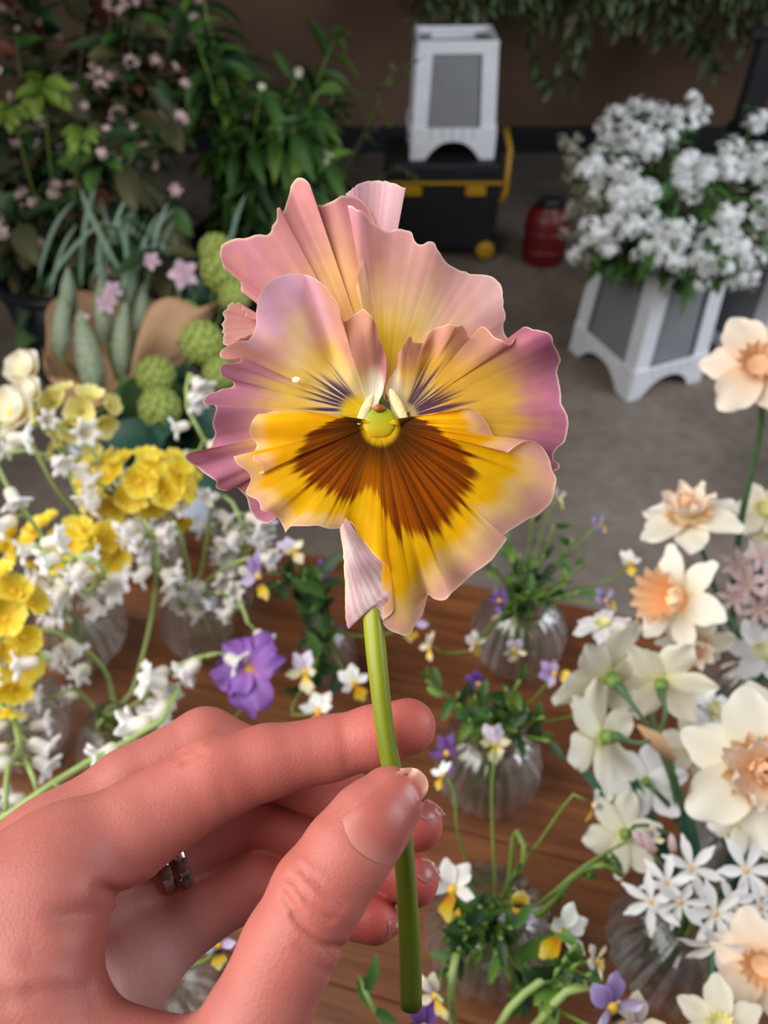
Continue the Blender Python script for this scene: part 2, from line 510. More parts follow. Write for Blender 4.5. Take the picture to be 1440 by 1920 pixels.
def pg(S, T, X, Y):
    v = veins(S, 46, 51)
    r = np.hypot(X - 690, Y - 860)
    c = mixc(L_(255, 232, 165), L_(250, 206, 92), sstep(60, 260, r + 40 * v))
    up = sstep(720, 520, Y + 60 * v)                                # towards the broad top lobe
    c = mixc(c, LILAC, up * sstep(640, 520, X - .25 * (700 - Y)) * sstep(.30, .62, T + .10 * v))
    c = mixc(c, TAN, sstep(530, 600, X + (Y - 620) * -.35) * sstep(800, 700, Y) * sstep(.18, .5, T))
    c = mixc(c, L_(255, 232, 160), .75 * np.exp(-((X - 420) / 48 + (Y - 640) / 300) ** 2) * sstep(790, 640, Y) * sstep(440, 560, Y))
    lft = sstep(.50, .76, T + .10 * v) * sstep(560, 720, Y)
    c = mixc(c, L_(216, 148, 150), lft * .8)
    c = mixc(c, MAUVE, sstep(.66, .90, T + .08 * v) * sstep(600, 760, Y) * .9)
    w = whisk(X, Y, S, 678, 880, 58, 300, -16, 52, 61, -1)
    c = mixc(c, L_(92, 64, 100), w)
    c = mixc(c, L_(255, 212, 40), sstep(85, 45, np.hypot(X - 645, Y - 885)))
    c = mixc(c, L_(250, 240, 215), sstep(55, 25, np.hypot((X - 705) * 1.2, (Y - 810) * .45)))
    return edge_line(c, T)
def rl(S, T, X, Y):
    z = -.0015 + .0015 * T + .0030 * sstep(760, 480, Y) * T - .0035 * sstep(800, 1150, Y) * T
    z = z + .0026 * np.exp(-((X - 640 + (Y - 640) * .15) / 70) ** 2) * sstep(860, 700, Y) - .0022 * np.exp(-((X - 545 - (Y - 640) * .35) / 38) ** 2) * sstep(820, 640, Y)
    return z + ruf(S, T, 11, .0019, 71, 3.5)
sh = Sheet(); sh.fan(L1, (690, 890), rl, pg, ns=330, seed=35)
sh.build('petal', pansy, 'yellow side petal shading to lilac with dark whisker lines')

# side petal on the right
L2 = [(800, 935), (770, 880), (748, 800), (757, 760), (780, 740), (785, 690), (800, 650), (832, 605), (846, 625), (880, 631), (908, 588), (950, 566), (985, 560), (1008, 571), (1020, 565), (1040, 590), (1050, 610), (1080, 576), (1110, 572), (1140, 604), (1170, 615), (1196, 636), (1216, 620), (1236, 585), (1259, 567), (1300, 580), (1344, 592), (1356, 630), (1383, 676), (1375, 740), (1386, 830), (1411, 920), (1405, 985), (1362, 1020), (1354, 1046), (1376, 1082), (1340, 1096), (1200, 1060), (1000, 1000), (880, 960)]
def pg(S, T, X, Y):
    v = veins(S, 44, 81)
    r = np.hypot(X - 800, Y - 880)
    c = mixc(L_(252, 226, 160), L_(240, 186, 70), sstep(50, 190, r + 30 * v))
    c = mixc(c, TAN, sstep(.52, .86, T + .12 * v) * sstep(820, 660, Y))
    c = mixc(c, L_(232, 172, 140), .7 * sstep(930, 800, X) * sstep(740, 640, Y))
    c = mixc(c, L_(214, 142, 136), sstep(.62, .82, T + .07 * v) * sstep(1080, 1260, X))
    c = mixc(c, L_(190, 112, 142), sstep(.76, .98, T + .06 * v) * sstep(1100, 1300, X))
    w = whisk(X, Y, S, 800, 905, 60, 300, 4, 68, 91, 1)
    c = mixc(c, L_(84, 44, 84), w * .95)
    c = mixc(c, L_(252, 236, 200), sstep(48, 18, np.hypot((X - 772) * 1.1, (Y - 800) * .4)))
    return edge_line(c, T)
def rl(S, T, X, Y):
    z = -.0012 + .0016 * T + .0022 * sstep(760, 560, Y) * T - .0030 * sstep(1050, 1400, X) * T
    z = z + .0018 * np.exp(-((X - 850) / 40) ** 2) * sstep(780, 620, Y) - .0022 * np.exp(-((X - 900 + (Y - 700) * .3) / 30) ** 2) * sstep(820, 640, Y)
    return z + ruf(S, T, 8, .0019, 75, 3.2)
sh = Sheet(); sh.fan(L2, (800, 900), rl, pg, ns=260, seed=37)
sh.build('petal', pansy, 'golden side petal with mauve margin and dark whisker lines')

def ball(px, py, d, r, seed=0, wob=.06):
    c = P(px, py, d); rx, ry, rz = r
    def fn(u, v):
        th, ph = 2 * math.pi * u, math.pi * v
        k = 1 + wob * math.sin(3 * th + seed) * math.sin(ph)
        return c + C_RIGHT * (rx * k * math.sin(ph) * math.cos(th)) + C_UP * (ry * k * math.cos(ph)) - C_FWD * (rz * k * math.sin(ph) * math.sin(th))
    return fn
# the broad lower lip
LIP = [(640, 926), (560, 900), (470, 882), (380, 878), (300, 880), (268, 902), (250, 950), (264, 980), (275, 1002), (262, 1050), (288, 1075), (299, 1104), (252, 1086), (216, 1052), (189, 1040), (202, 1066), (240, 1100), (251, 1130), (231, 1170), (241, 1192), (274, 1210), (286, 1240), (320, 1250), (350, 1270), (366, 1300), (378, 1330), (402, 1300), (480, 1290), (530, 1300), (578, 1308), (612, 1282), (650, 1338), (705, 1402), (755, 1456), (787, 1530), (775, 1600), (738, 1640), (752, 1670), (790, 1688), (826, 1691), (850, 1650), (880, 1602), (890, 1570), (902, 1545), (926, 1560), (960, 1560), (990, 1530), (1060, 1482), (1112, 1440), (1186, 1350), (1172, 1330), (1242, 1286), (1300, 1250), (1345, 1210), (1366, 1130), (1356, 1080), (1330, 1020), (1290, 986), (1250, 990), (1216, 1010), (1186, 1032), (1160, 1000), (1130, 950), (1100, 896), (1060, 870), (1000, 870), (930, 880), (860, 906), (815, 930)]
BA = [-100, -88, -80, -70, -60, -45, -30, -18, -8, 0, 8, 18, 28, 40, 52, 62, 70, 78, 88, 100]
BR = [110, 190, 250, 310, 345, 325, 310, 290, 230, 260, 395, 430, 440, 420, 395, 385, 340, 230, 170, 100]
_lo = catmull(LIP, 420)
_near = lambda p: np.hypot(_lo[:, 0] - p[0], _lo[:, 1] - p[1]).argmin() / 419.
SF0, SF1 = _near((600, 1300)), _near((782, 1580))
def pg(S, T, X, Y):
    dx, dy = X - 725, Y - 915
    r = np.hypot(dx, dy); th = np.degrees(np.arctan2(dx, dy))
    f = vnoise(th / 2.4, 101) * .6 + vnoise(th / 1.05, 103) * .4
    v = veins(S, 60, 105)
    b = 1.10 * np.interp(th, BA, BR)
    c = mixc(L_(255, 184, 2), L_(255, 194, 14), sstep(.2, .8, T + .2 * v))
    c = mixc(c, L_(230, 150, 8), .5 * sstep(.0, .6, f) * sstep(700, 300, r))
    # pale pink margin, wide on the right and at the foot, narrow on the left
    mw = np.interp(th, [-120, -85, -60, -35, -10, 10, 30, 60, 85, 120], [.96, .95, .94, .93, .92, .89, .84, .82, .84, .96])
    mw = mw + .25 * sstep(SF0 - .012, SF0 + .006, S) * sstep(SF1 + .012, SF1 - .006, S)
    c = mixc(c, L_(250, 212, 150), sstep(mw - .10, mw, T + .05 * v) * .7)
    c = mixc(c, L_(230, 172, 152), sstep(mw - .02, mw + .12, T + .06 * v))
    c = mixc(c, L_(208, 140, 150), .7 * sstep(mw + .08, mw + .2, T) * sstep(-.2, .4, v))
    edge = b * (1 + .13 * f)
    w = sstep(edge, edge * .88, r)
    core = mixc(L_(164, 72, 0), L_(86, 24, 0), sstep(-.25, .35, f) * .9)
    core = mixc(core, L_(44, 12, 2), sstep(270, 80, r) * .9)
    core = mixc(core, L_(206, 112, 0), .7 * np.exp(-((dx + 22) / 55) ** 2) * sstep(60, 260, dy))
    c = mixc(c, core, w * .96)
    # fine dark veins that run past the blotch
    run = sstep(.38, .66, f) * sstep(edge * 1.35, edge * .9, r)
    c = mixc(c, L_(110, 44, 6), run * .5)
    c = mixc(c, L_(235, 190, 20), sstep(78, 52, np.hypot(dx, dy - 22)))
    return edge_line(c, T)
def rl(S, T, X, Y):
    z = .0004 + .0050 * T - .0040 * T ** 2
    z = z + .0022 * np.exp(-((X - 1010) / 150) ** 2 - ((Y - 930) / 70) ** 2) + .0014 * np.exp(-((X - 360) / 120) ** 2 - ((Y - 930) / 90) ** 2)
    z = z - .0035 * sstep(1250, 1650, Y) - .002 * sstep(1080, 1350, X)
    z = z - .0018 * np.exp(-((X - 900) / 60) ** 2) * sstep(1350, 1550, Y)
    return z + ruf(S, T, 12, .0013, 77, 4.0)
sh = Sheet()
sh.fan(LIP, (725, 915), rl, pg, ns=420, nt=96, gap=.02, seed=39)
# the part of the lip that folds back and shows its pale underside
def rf(S, T, X, Y): return .0012 - .0035 * sstep(1250, 1650, Y) + .0022 * np.sin(math.pi * np.clip(T, 0, 1)) * (1 - .3 * S) - .0002 + .0004 * np.sin(S * 17 + T * 4)
def pf(S, T, X, Y):
    v = vnoise(S * 7 + T * 22 - X / 70, 111)
    c = mixc(L_(240, 205, 212), L_(250, 236, 222), sstep(.1, .7, vnoise2(X / 60, Y / 140, 6)) * .7)
    c = mixc(c, L_(216, 160, 184), .65 * sstep(0, .5, v) * sstep(.05, .4, S))
    c = mixc(c, L_(252, 240, 200), sstep(.80, 1., T) * sstep(.75, .3, S))
    return edge_line(c, T, .97)
sh.loft([(600, 1262), (640, 1322), (700, 1396), (752, 1452), (787, 1530), (768, 1612)], [(579, 1308), (590, 1400), (598, 1540), (606, 1668), (652, 1632), (738, 1645)], rf, pf)
sh.build('petal', pansy, 'golden lip petal with dark brown blotch and pale folded edge')

q = cpt(420, 764)
M_SPOT = plain('spot_cream', lin(250, 236, 190), .3)
mb = MB(); mb.grid(ball(q[0], q[1], PD - .0016, (.0011, .0008, .0005)), 16, 8, close_u=True); mb.build('pale_spot', M_SPOT, pansy)
# the throat with its green cup and the beard on both sides
M_THROAT = thin_leaf('throat_green', [(0., lin(120, 136, 30)), (.35, lin(166, 176, 24)), (.62, lin(206, 182, 24)), (1., lin(222, 170, 20))], transl=.1, rough=.45, var=0)
M_THROAT_Y = plain('throat_yellow', lin(222, 178, 30), .45, .15, 900.)
M_STIG = plain('stigma_brown', lin(150, 80, 20), .4)
M_BEARD = plain('beard_cream', lin(246, 224, 160), .8, .1, 800., .2)
q = cpt(716, 950); mb = MB(); mb.grid(ball(q[0], q[1], PD - .0004, (.0040, .0040, .0007)), 28, 16, close_u=True); mb.build('throat', M_THROAT_Y, pansy)
q = cpt(720, 918); mb = MB(); mb.grid(ball(q[0], q[1], PD - .0009, (.0040, .0038, .0010), 1), 26, 14, close_u=True); mb.build('pistil', M_THROAT, pansy)
q = cpt(722, 868); mb = MB(); mb.grid(ball(q[0], q[1], PD - .0016, (.0015, .0010, .0008), 2), 16, 10, close_u=True); mb.build('stigma', M_STIG, pansy)
for (cx, cy, w, h, s) in ((672, 872, .0012, .0040, 1), (793, 862, .0012, .0048, -1)):
    q = cpt(cx, cy)
    c = P(q[0], q[1], PD - .0012)
    rot = Matrix.Rotation(math.radians(-26 * s), 3, 'Z')
    def fn(u, v, c=c, w=w, h=h, rot=rot):
        th, ph = 2 * math.pi * u, math.pi * v
        l = rot @ Vector((w * math.sin(ph) * math.cos(th), h * math.cos(ph), .0006 * math.sin(ph) * math.sin(th)))
        return c + C_RIGHT * l.x + C_UP * l.y - C_FWD * l.z
    mb = MB(); mb.grid(fn, 18, 14, close_u=True); mb.build('beard', M_BEARD, pansy)
# calyx lobes behind the flower and the stem that bends from its back to the fingers
M_STEM = None
def m_stem():
    m, nt, bs, out = new_mat('pansy_stem')
    n = noise(nt, 60., 3, 'UV', (6, .4, 1))
    uv = nt.nodes.new('ShaderNodeUVMap'); sep = nt.nodes.new('ShaderNodeSeparateXYZ'); nt.links.new(uv.outputs[0], sep.inputs[0])
    r = ramp(nt, [(0., lin(78, 92, 16)), (.45, lin(116, 128, 16)), (.62, lin(150, 156, 12)), (1., lin(166, 168, 20))])
    nt.links.new(sep.outputs['Y'], r.inputs[0])
    mx = nt.nodes.new('ShaderNodeMix'); mx.data_type = 'RGBA'; mx.blend_type = 'MULTIPLY'; mx.inputs[0].default_value = .6
    r2 = ramp(nt, [(.35, (.62, .68, .5)), (.62, (1, 1, 1))])
    nt.links.new(n.outputs[0], r2.inputs[0]); nt.links.new(r.outputs[0], mx.inputs[6]); nt.links.new(r2.outputs[0], mx.inputs[7])
    nt.links.new(mx.outputs[2], bs.inputs['Base Color'])
    bs.inputs['Roughness'].default_value = .38
    bs.inputs['Subsurface Weight'].default_value = .2
    bs.inputs['Subsurface Radius'].default_value = (.002, .003, .001)
    return m
M_STEM = m_stem()
sp_ = [P(771, 1888, .1885), P(768, 1760, .1880), P(757, 1600, .1868), P(737, 1460, .1860), P(722, 1370, .1858), P(708, 1250, .1868), P(698, 1130, .1895), P(694, 980, .1945), P(700, 860, .1985), P(712, 800, .1960)]
pts = [Vector(p) for p in catmull(sp_, 46)]
mb = MB()
n = 20
rad = [.00235 + .00012 * math.sin(k * .5) + (.0002 if k < 14 else 0) for k in range(46)]
mb.tube(pts, rad, n)
for k in range(len(mb.V)):                              # angular ridged stem
    c = pts[min(k // n, 45)]
    mb.V[k] = tuple(c + (Vector(mb.V[k]) - c) * (1 + .06 * math.cos(4 * 2 * math.pi * (k % n) / n)))
mb.build('stem', M_STEM, pansy)
M_CALYX = plain('calyx_green', lin(86, 120, 48), .5, .2, 300.)
for a in range(5):
    an = math.radians(72 * a + 20)
    c0 = P(710, 800, .1950)
    d = C_RIGHT * math.cos(an) + C_UP * math.sin(an)
    e = C_FWD
    def fn(u, v, c0=c0, d=d, e=e):
        s = d.cross(e)
        w = .0042 * math.sin(math.pi * min(1, v * .85 + .15)) ** .8
        return c0 + d * (.012 * v) + s * ((u - .5) * w) - e * (.004 * v - .006 * v * v + .001 * abs(u - .5))
    mb = MB(); mb.grid(fn, 5, 8); mb.build('sepal', M_CALYX, pansy)
# ------------------------------------------------------------------ the hand: one continuous surface grown around its bones
def CC(px, py, d): return np.array([(px - 720) / FPX * d, (960 - py) / FPX * d, d])     # right, up, depth
FINGERS = {
    'index': [(120, 1622, .176, 12.2), (240, 1560, .182, 11.0), (398, 1462, .191, 10.2), (500, 1428, .195, 8.9), (618, 1403, .198, 7.9), (700, 1382, .1985, 7.7), (765, 1362, .1985, 7.1)],
    'middle': [(95, 1590, .197, 11.5), (240, 1475, .206, 9.8), (384, 1394, .214, 9.5), (510, 1440, .219, 8.2), (650, 1500, .217, 7.6), (782, 1546, .209, 6.9)],
    'ring': [(150, 1680, .208, 11.), (330, 1600, .217, 9.2), (480, 1530, .224, 8.6), (650, 1600, .220, 7.4), (775, 1650, .210, 6.9)],
    'little': [(262, 1800, .204, 10.8), (370, 1715, .211, 8.6), (490, 1652, .217, 7.8), (610, 1700, .212, 6.8), (702, 1724, .206, 6.2)],
    'thumb': [(400, 2070, .154, 12.2), (472, 1935, .157, 10.8), (540, 1780, .160, 9.7), (596, 1675, .1625, 9.7), (650, 1600, .1655, 9.3), (692, 1545, .1685, 8.7), (730, 1503, .1715, 7.6)],
}
PALM = [
    [(120, 1622, .176, 12.2), (-60, 1730, .166, 15.), (-420, 2060, .140, 20.)],
    [(95, 1590, .197, 11.5), (-120, 1760, .186, 14.), (-440, 2080, .150, 20.)],
    [(150, 1680, .208, 11.), (-40, 1850, .194, 14.), (-420, 2160, .156, 19.)],
    [(262, 1800, .204, 10.8), (120, 1960, .194, 14.5), (-260, 2320, .158, 19.)],
    [(400, 2070, .154, 12.2), (200, 2150, .152, 15.), (-160, 2230, .146, 19.)],
    [(95, 1700, .165, 11.), (72, 1830, .158, 11.5), (110, 1960, .155, 11.5), (230, 2035, .154, 11.5), (380, 2075, .154, 11.5)],
    [(90, 1900, .176, 14.), (-200, 2100, .160, 20.)],
    [(-420, 2100, .148, 24.), (-900, 2700, .125, 27.)],
]
def prim(Pn, a, b):
    A, B, ra, rb = CC(*a[:3]), CC(*b[:3]), a[3] / 1000, b[3] / 1000
    ab = B - A
    h = np.clip(((Pn - A) @ ab) / (ab @ ab), 0, 1)
    q = Pn - A - h[..., None] * ab
    return np.sqrt((q * q).sum(-1)) - (ra + (rb - ra) * h)
def smin(a, b, k):
    h = np.clip(.5 + .5 * (b - a) / k, 0, 1)
    return b + (a - b) * h - k * h * (1 - h)
def chain(Pn, lst, k=.0022):
    d = None
    for a, b in zip(lst[:-1], lst[1:]):
        e = prim(Pn, a, b)
        d = e if d is None else smin(d, e, k)
    return d
# skin folds: pixel polyline, nearest depth limits, half width (m), depth (m)
CREASES = [
    ([(195, 1668), (215, 1676), (248, 1684), (275, 1676)], .14, .185, .0016, .0016),
    ([(250, 1690), (205, 1700), (120, 1720)], .14, .175, .0020, .0008),
    ([(165, 1818), (120, 1812), (60, 1800)], .14, .175, .0024, .0006),
    ([(160, 1850), (120, 1852), (60, 1858)], .14, .175, .0016, .0006),
    ([(170, 1884), (110, 1880), (20, 1872)], .14, .175, .0022, .0006),
    ([(415, 1465), (425, 1510), (428, 1545)], .15, .195, .0016, .00022),
    ([(640, 1355), (646, 1400), (650, 1435)], .15, .205, .0012, .00022),
    ([(545, 1645), (580, 1690), (620, 1722)], .14, .170, .0007, .0006),
    ([(560, 1628), (602, 1668), (640, 1700)], .14, .170, .0007, .0005),
    ([(535, 1680), (565, 1730), (612, 1772), (636, 1775)], .14, .170, .0008, .0007),
    ([(585, 1640), (620, 1672), (655, 1690)], .14, .170, .0006, .0003),
    ([(550, 1720), (590, 1768), (618, 1790)], .14, .170, .0007, .0004),
    ([(560, 1775), (590, 1810), (620, 1826)], .14, .170, .0009, .0003),
    ([(380, 1412), (345, 1430)], .15, .20, .0008, .0004),
    ([(365, 1402), (330, 1418)], .15, .20, .0008, .0003),
]
def hand_sdf(Pn, fold=True):
    palm = None
    for c in PALM:
        e = chain(Pn, c, .004)
        palm = e if palm is None else smin(palm, e, .012)
    d = palm
    for nme in ('middle', 'ring', 'little', 'index', 'thumb'):
        e = chain(Pn, FINGERS[nme])
        # fingers blend into the palm at the knuckle and stay apart from each other
        near = np.clip((Pn[..., 0] - CC(140, 1700, .18)[0]) / .03, 0, 1) if nme != 'thumb' else np.clip((Pn[..., 1] - CC(440, 2010, .156)[1]) / .02, 0, 1)
        k = .007 * (1 - near) + .0009 * near
        d = smin(d, e, k)
    if fold:
        near = np.abs(d) < .006
        Q = Pn[near]; add = np.zeros(len(Q), np.float32)
        Z = Q[:, 2]
        px, py = 720 + Q[:, 0] / Z * FPX, 960 - Q[:, 1] / Z * FPX
        for line, z0, z1, w, dep in CREASES:
            la = np.array(line)
            ok = (Z > z0) & (Z < z1) & (px > la[:, 0].min() - 90) & (px < la[:, 0].max() + 90) & (py > la[:, 1].min() - 90) & (py < la[:, 1].max() + 90)
            if not ok.any(): continue
            x, y, dist = px[ok], py[ok], None
            for (ax, ay), (bx, by) in zip(line[:-1], line[1:]):
                vx, vy = bx - ax, by - ay
                h = np.clip(((x - ax) * vx + (y - ay) * vy) / (vx * vx + vy * vy), 0, 1)
                q = np.hypot(x - ax - h * vx, y - ay - h * vy)
                dist = q if dist is None else np.minimum(dist, q)
            m = dist * Z[ok] / FPX
            add[ok] += dep * np.exp(-(m / w) ** 2) - .15 * dep * np.exp(-((m - 2.4 * w) / w) ** 2)
        d = d.copy(); d[near] += add
    return d
def surface_nets(f, org, h):
    s = f < 0
    nx, ny, nz = f.shape
    cnt = np.zeros((nx - 1, ny - 1, nz - 1), np.int8)
    for i in (0, 1):
        for j in (0, 1):
            for k in (0, 1):
                cnt += s[i:nx - 1 + i, j:ny - 1 + j, k:nz - 1 + k]
    act = (cnt > 0) & (cnt < 8)
    I = np.argwhere(act)
    idx = np.full(act.shape, -1, np.int64); idx[act] = np.arange(len(I))
    acc = np.zeros((len(I), 3)); num = np.zeros(len(I))
    cor = [(a, b, c) for a in (0, 1) for b in (0, 1) for c in (0, 1)]
    for a in cor:
        for ax in range(3):
            if a[ax]: continue
            b = list(a); b[ax] = 1
            fa = f[I[:, 0] + a[0], I[:, 1] + a[1], I[:, 2] + a[2]]; fb = f[I[:, 0] + b[0], I[:, 1] + b[1], I[:, 2] + b[2]]
            x = (fa < 0) != (fb < 0)
            t = np.where(x, fa / np.where(x, fa - fb, 1), 0)
            p = np.tile(np.array(a, float), (len(I), 1)); p[:, ax] += t
            acc += p * x[:, None]; num += x
    V = np.array(org) + h * (I + acc / num[:, None])
    F = []
    for ax in range(3):
        o1, o2 = (ax + 1) % 3, (ax + 2) % 3
        sl0 = [slice(None)] * 3; sl1 = [slice(None)] * 3
        sl0[ax] = slice(0, -1); sl1[ax] = slice(1, None)
        ch = s[tuple(sl0)] != s[tuple(sl1)]
        E = np.argwhere(ch)
        ok = (E[:, o1] > 0) & (E[:, o2] > 0) & (E[:, o1] < act.shape[o1]) & (E[:, o2] < act.shape[o2])
        E = E[ok]
        def cell(da, db):
            c = E.copy(); c[:, o1] += da; c[:, o2] += db
            return idx[c[:, 0], c[:, 1], c[:, 2]]
        q = np.stack([cell(-1, -1), cell(0, -1), cell(0, 0), cell(-1, 0)], 1)
        inside = s[E[:, 0], E[:, 1], E[:, 2]]
        q = np.where(inside[:, None], q, q[:, ::-1])
        F.append(q[(q >= 0).all(1)])
    return V, np.vstack(F)
HV = .00095
lo, hi = np.array([-.165, -.205, .100]), np.array([.022, -.044, .238])
ax_ = [np.arange(lo[k], hi[k], HV) for k in range(3)]
fld = np.empty([len(a) for a in ax_], np.float32)
gy, gz = np.meshgrid(ax_[1], ax_[2], indexing='ij')
for i0 in range(0, len(ax_[0]), 24):
    xs = ax_[0][i0:i0 + 24]
    Pn = np.empty((len(xs),) + gy.shape + (3,), np.float32)
    Pn[..., 0] = xs[:, None, None]; Pn[..., 1] = gy; Pn[..., 2] = gz
    fld[i0:i0 + 24] = hand_sdf(Pn)
fld[0], fld[-1] = 1, 1; fld[:, 0], fld[:, -1] = 1, 1; fld[:, :, 0], fld[:, :, -1] = 1, 1
HVs, HF = surface_nets(fld, lo, HV)
for it in range(3):                                             # pull the vertices onto the true surface
    e = 2e-4
    d0 = hand_sdf(HVs)
    g = np.stack([(hand_sdf(HVs + np.eye(3)[k] * e) - d0) / e for k in range(3)], 1)
    HVs = HVs - np.clip(d0, -.0006, .0006)[:, None] * g / np.maximum((g * g).sum(1), .3)[:, None]
to_w = lambda v: (np.array(CAM) + v[:, 0:1] * np.array(C_RIGHT) + v[:, 1:2] * np.array(C_UP) + v[:, 2:3] * np.array(C_FWD))
person = thing('person', P(-150, 2000, .16), 'bare left hand holding the pansy stem between thumb and forefinger', 'person')
def m_skin():
    m, nt, bs, out = new_mat('skin')
    at = nt.nodes.new('ShaderNodeVertexColor'); at.layer_name = 'Col'
    n1, n2 = noise(nt, 90., 5), noise(nt, 1500., 3)
    mx = nt.nodes.new('ShaderNodeMix'); mx.data_type = 'RGBA'; mx.blend_type = 'MULTIPLY'; mx.inputs[0].default_value = .5
    r = ramp(nt, [(.3, (.84, .68, .66)), (.65, (1, 1, 1))])
    nt.links.new(n1.outputs[0], r.inputs[0]); nt.links.new(at.outputs[0], mx.inputs[6]); nt.links.new(r.outputs[0], mx.inputs[7])
    nt.links.new(mx.outputs[2], bs.inputs['Base Color'])
    bs.inputs['Roughness'].default_value = .5
    bs.inputs['Specular IOR Level'].default_value = .35
    bs.inputs['Subsurface Weight'].default_value = .35
    bs.inputs['Subsurface Radius'].default_value = (.0045, .0018, .0011)
    bs.inputs['Subsurface Scale'].default_value = 1.0
    v = nt.nodes.new('ShaderNodeTexVoronoi'); v.inputs['Scale'].default_value = 1500.
    tc = nt.nodes.new('ShaderNodeTexCoord'); nt.links.new(tc.outputs['Object'], v.inputs['Vector'])
    add = nt.nodes.new('ShaderNodeMath'); add.operation = 'ADD'
    nt.links.new(v.outputs[0], add.inputs[0]); nt.links.new(n2.outputs[0], add.inputs[1])
    add_bump(nt, bs, add, .15, .0005)
    return m
M_SKIN = m_skin()
m = bpy.data.meshes.new('hand')
m.from_pydata((to_w(HVs) - np.array(wloc(person))).tolist(), [], HF.tolist())
m.materials.append(M_SKIN)
m.polygons.foreach_set('use_smooth', [True] * len(HF))
# colour: redder finger tips and knuckles; lit palm and shaded finger gap painted in
skin = np.tile(np.array(lin(182, 110, 100)), (len(HVs), 1))
for (c, r, col, w) in [((765, 1362, .195), .016, (204, 104, 94), .8), ((782, 1546, .207), .018, (204, 98, 90), .9), ((775, 1650, .208), .018, (202, 96, 88), .9), ((702, 1724, .204), .018, (202, 96, 88), .9),
                       ((600, 1690, .155), .018, (190, 104, 90), .6), ((398, 1420, .185), .018, (200, 114, 100), .6), ((230, 1840, .190), .022, (224, 176, 166), .9), ((560, 1560, .215), .03, (184, 84, 74), .7)]:
    dd = np.linalg.norm(HVs - CC(*c), axis=1)
    ww = (w * np.exp(-(dd / r) ** 2))[:, None]
    skin = skin * (1 - ww) + np.array(lin(*col)) * ww
ca = m.color_attributes.new('Col', 'FLOAT_COLOR', 'POINT')
ca.data.foreach_set('color', np.hstack([skin, np.ones((len(skin), 1))]).astype(np.float32).ravel())
m.update()
hand = link('hand', m, person)

# finger nails: thin shells lying on the skin
def m_nail():
    m, nt, bs, out = new_mat('nail')
    uv = nt.nodes.new('ShaderNodeUVMap'); sep = nt.nodes.new('ShaderNodeSeparateXYZ'); nt.links.new(uv.outputs[0], sep.inputs[0])
    r = ramp(nt, [(0., lin(190, 126, 112)), (.12, lin(182, 110, 98)), (.24, lin(174, 94, 84)), (.86, lin(178, 98, 86)), (.94, lin(200, 146, 122)), (1., lin(212, 172, 146))])
    nt.links.new(sep.outputs['Y'], r.inputs[0]); nt.links.new(r.outputs[0], bs.inputs['Base Color'])
    bs.inputs['Roughness'].default_value = .36
    bs.inputs['Subsurface Weight'].default_value = .2
    bs.inputs['Subsurface Radius'].default_value = (.003, .0015, .001)
    return m
M_NAIL = m_nail()
def nail(cuticle, tip, d0, d1, lift=.0003, nu=13, nv=15):
    """loft from the cuticle curve to the free edge, both in pixels, laid on the skin"""
    a, b = catmull(cuticle, nu), catmull(tip, nu)
    tt = np.linspace(0, 1, nv)[:, None, None]
    XY = a[None] * (1 - tt) + b[None] * tt
    ray = np.stack([(XY[..., 0] - 720) / FPX, (960 - XY[..., 1]) / FPX, np.ones((nv, nu))], -1)
    G = np.full((nv, nu), d0)
    for _ in range(70): G = np.minimum(G + .8 * np.maximum(hand_sdf(ray * G[..., None], False), 0), d1 + .01)
    G[G > d1] = np.nan
    for i in range(nu):                                          # past the finger tip the plate goes on straight
        col = G[:, i]
        good = np.where(~np.isnan(col))[0]
        for j in range(nv):
            if np.isnan(col[j]):
                k = good[-1]; k0 = good[max(0, len(good) - 4)]
                sl = (col[k] - col[k0]) / max(1, k - k0)
                col[j] = col[k] + np.clip(sl, -.0002, .0003) * (j - k)
    mb = MB()
    def fn(u, v):
        i, j = round(u * (nu - 1)), round(v * (nv - 1))
        rim = min(i, nu - 1 - i, j + 1) / 2
        return P(XY[j, i, 0], XY[j, i, 1], G[j, i] - lift * min(1, .1 + rim))
    mb.grid(fn, nu, nv)
    top = list(mb.V)
    return mb.build('fingernail', M_NAIL, person)
nail([(642, 1537), (650, 1565), (668, 1592), (700, 1614), (732, 1623)], [(750, 1441), (770, 1439), (788, 1445), (801, 1460), (803, 1478), (797, 1497)], .145, .185)
nail([(786, 1530), (796, 1536), (806, 1540)], [(802, 1498), (822, 1510), (836, 1528)], .18, .22, nu=7, nv=9)
nail([(783, 1645), (793, 1652), (803, 1657)], [(790, 1608), (812, 1616), (826, 1636)], .18, .22, nu=7, nv=9)
nail([(722, 1760), (728, 1748), (728, 1728)], [(742, 1762), (750, 1744), (746, 1722)], .18, .22, nu=7, nv=7)

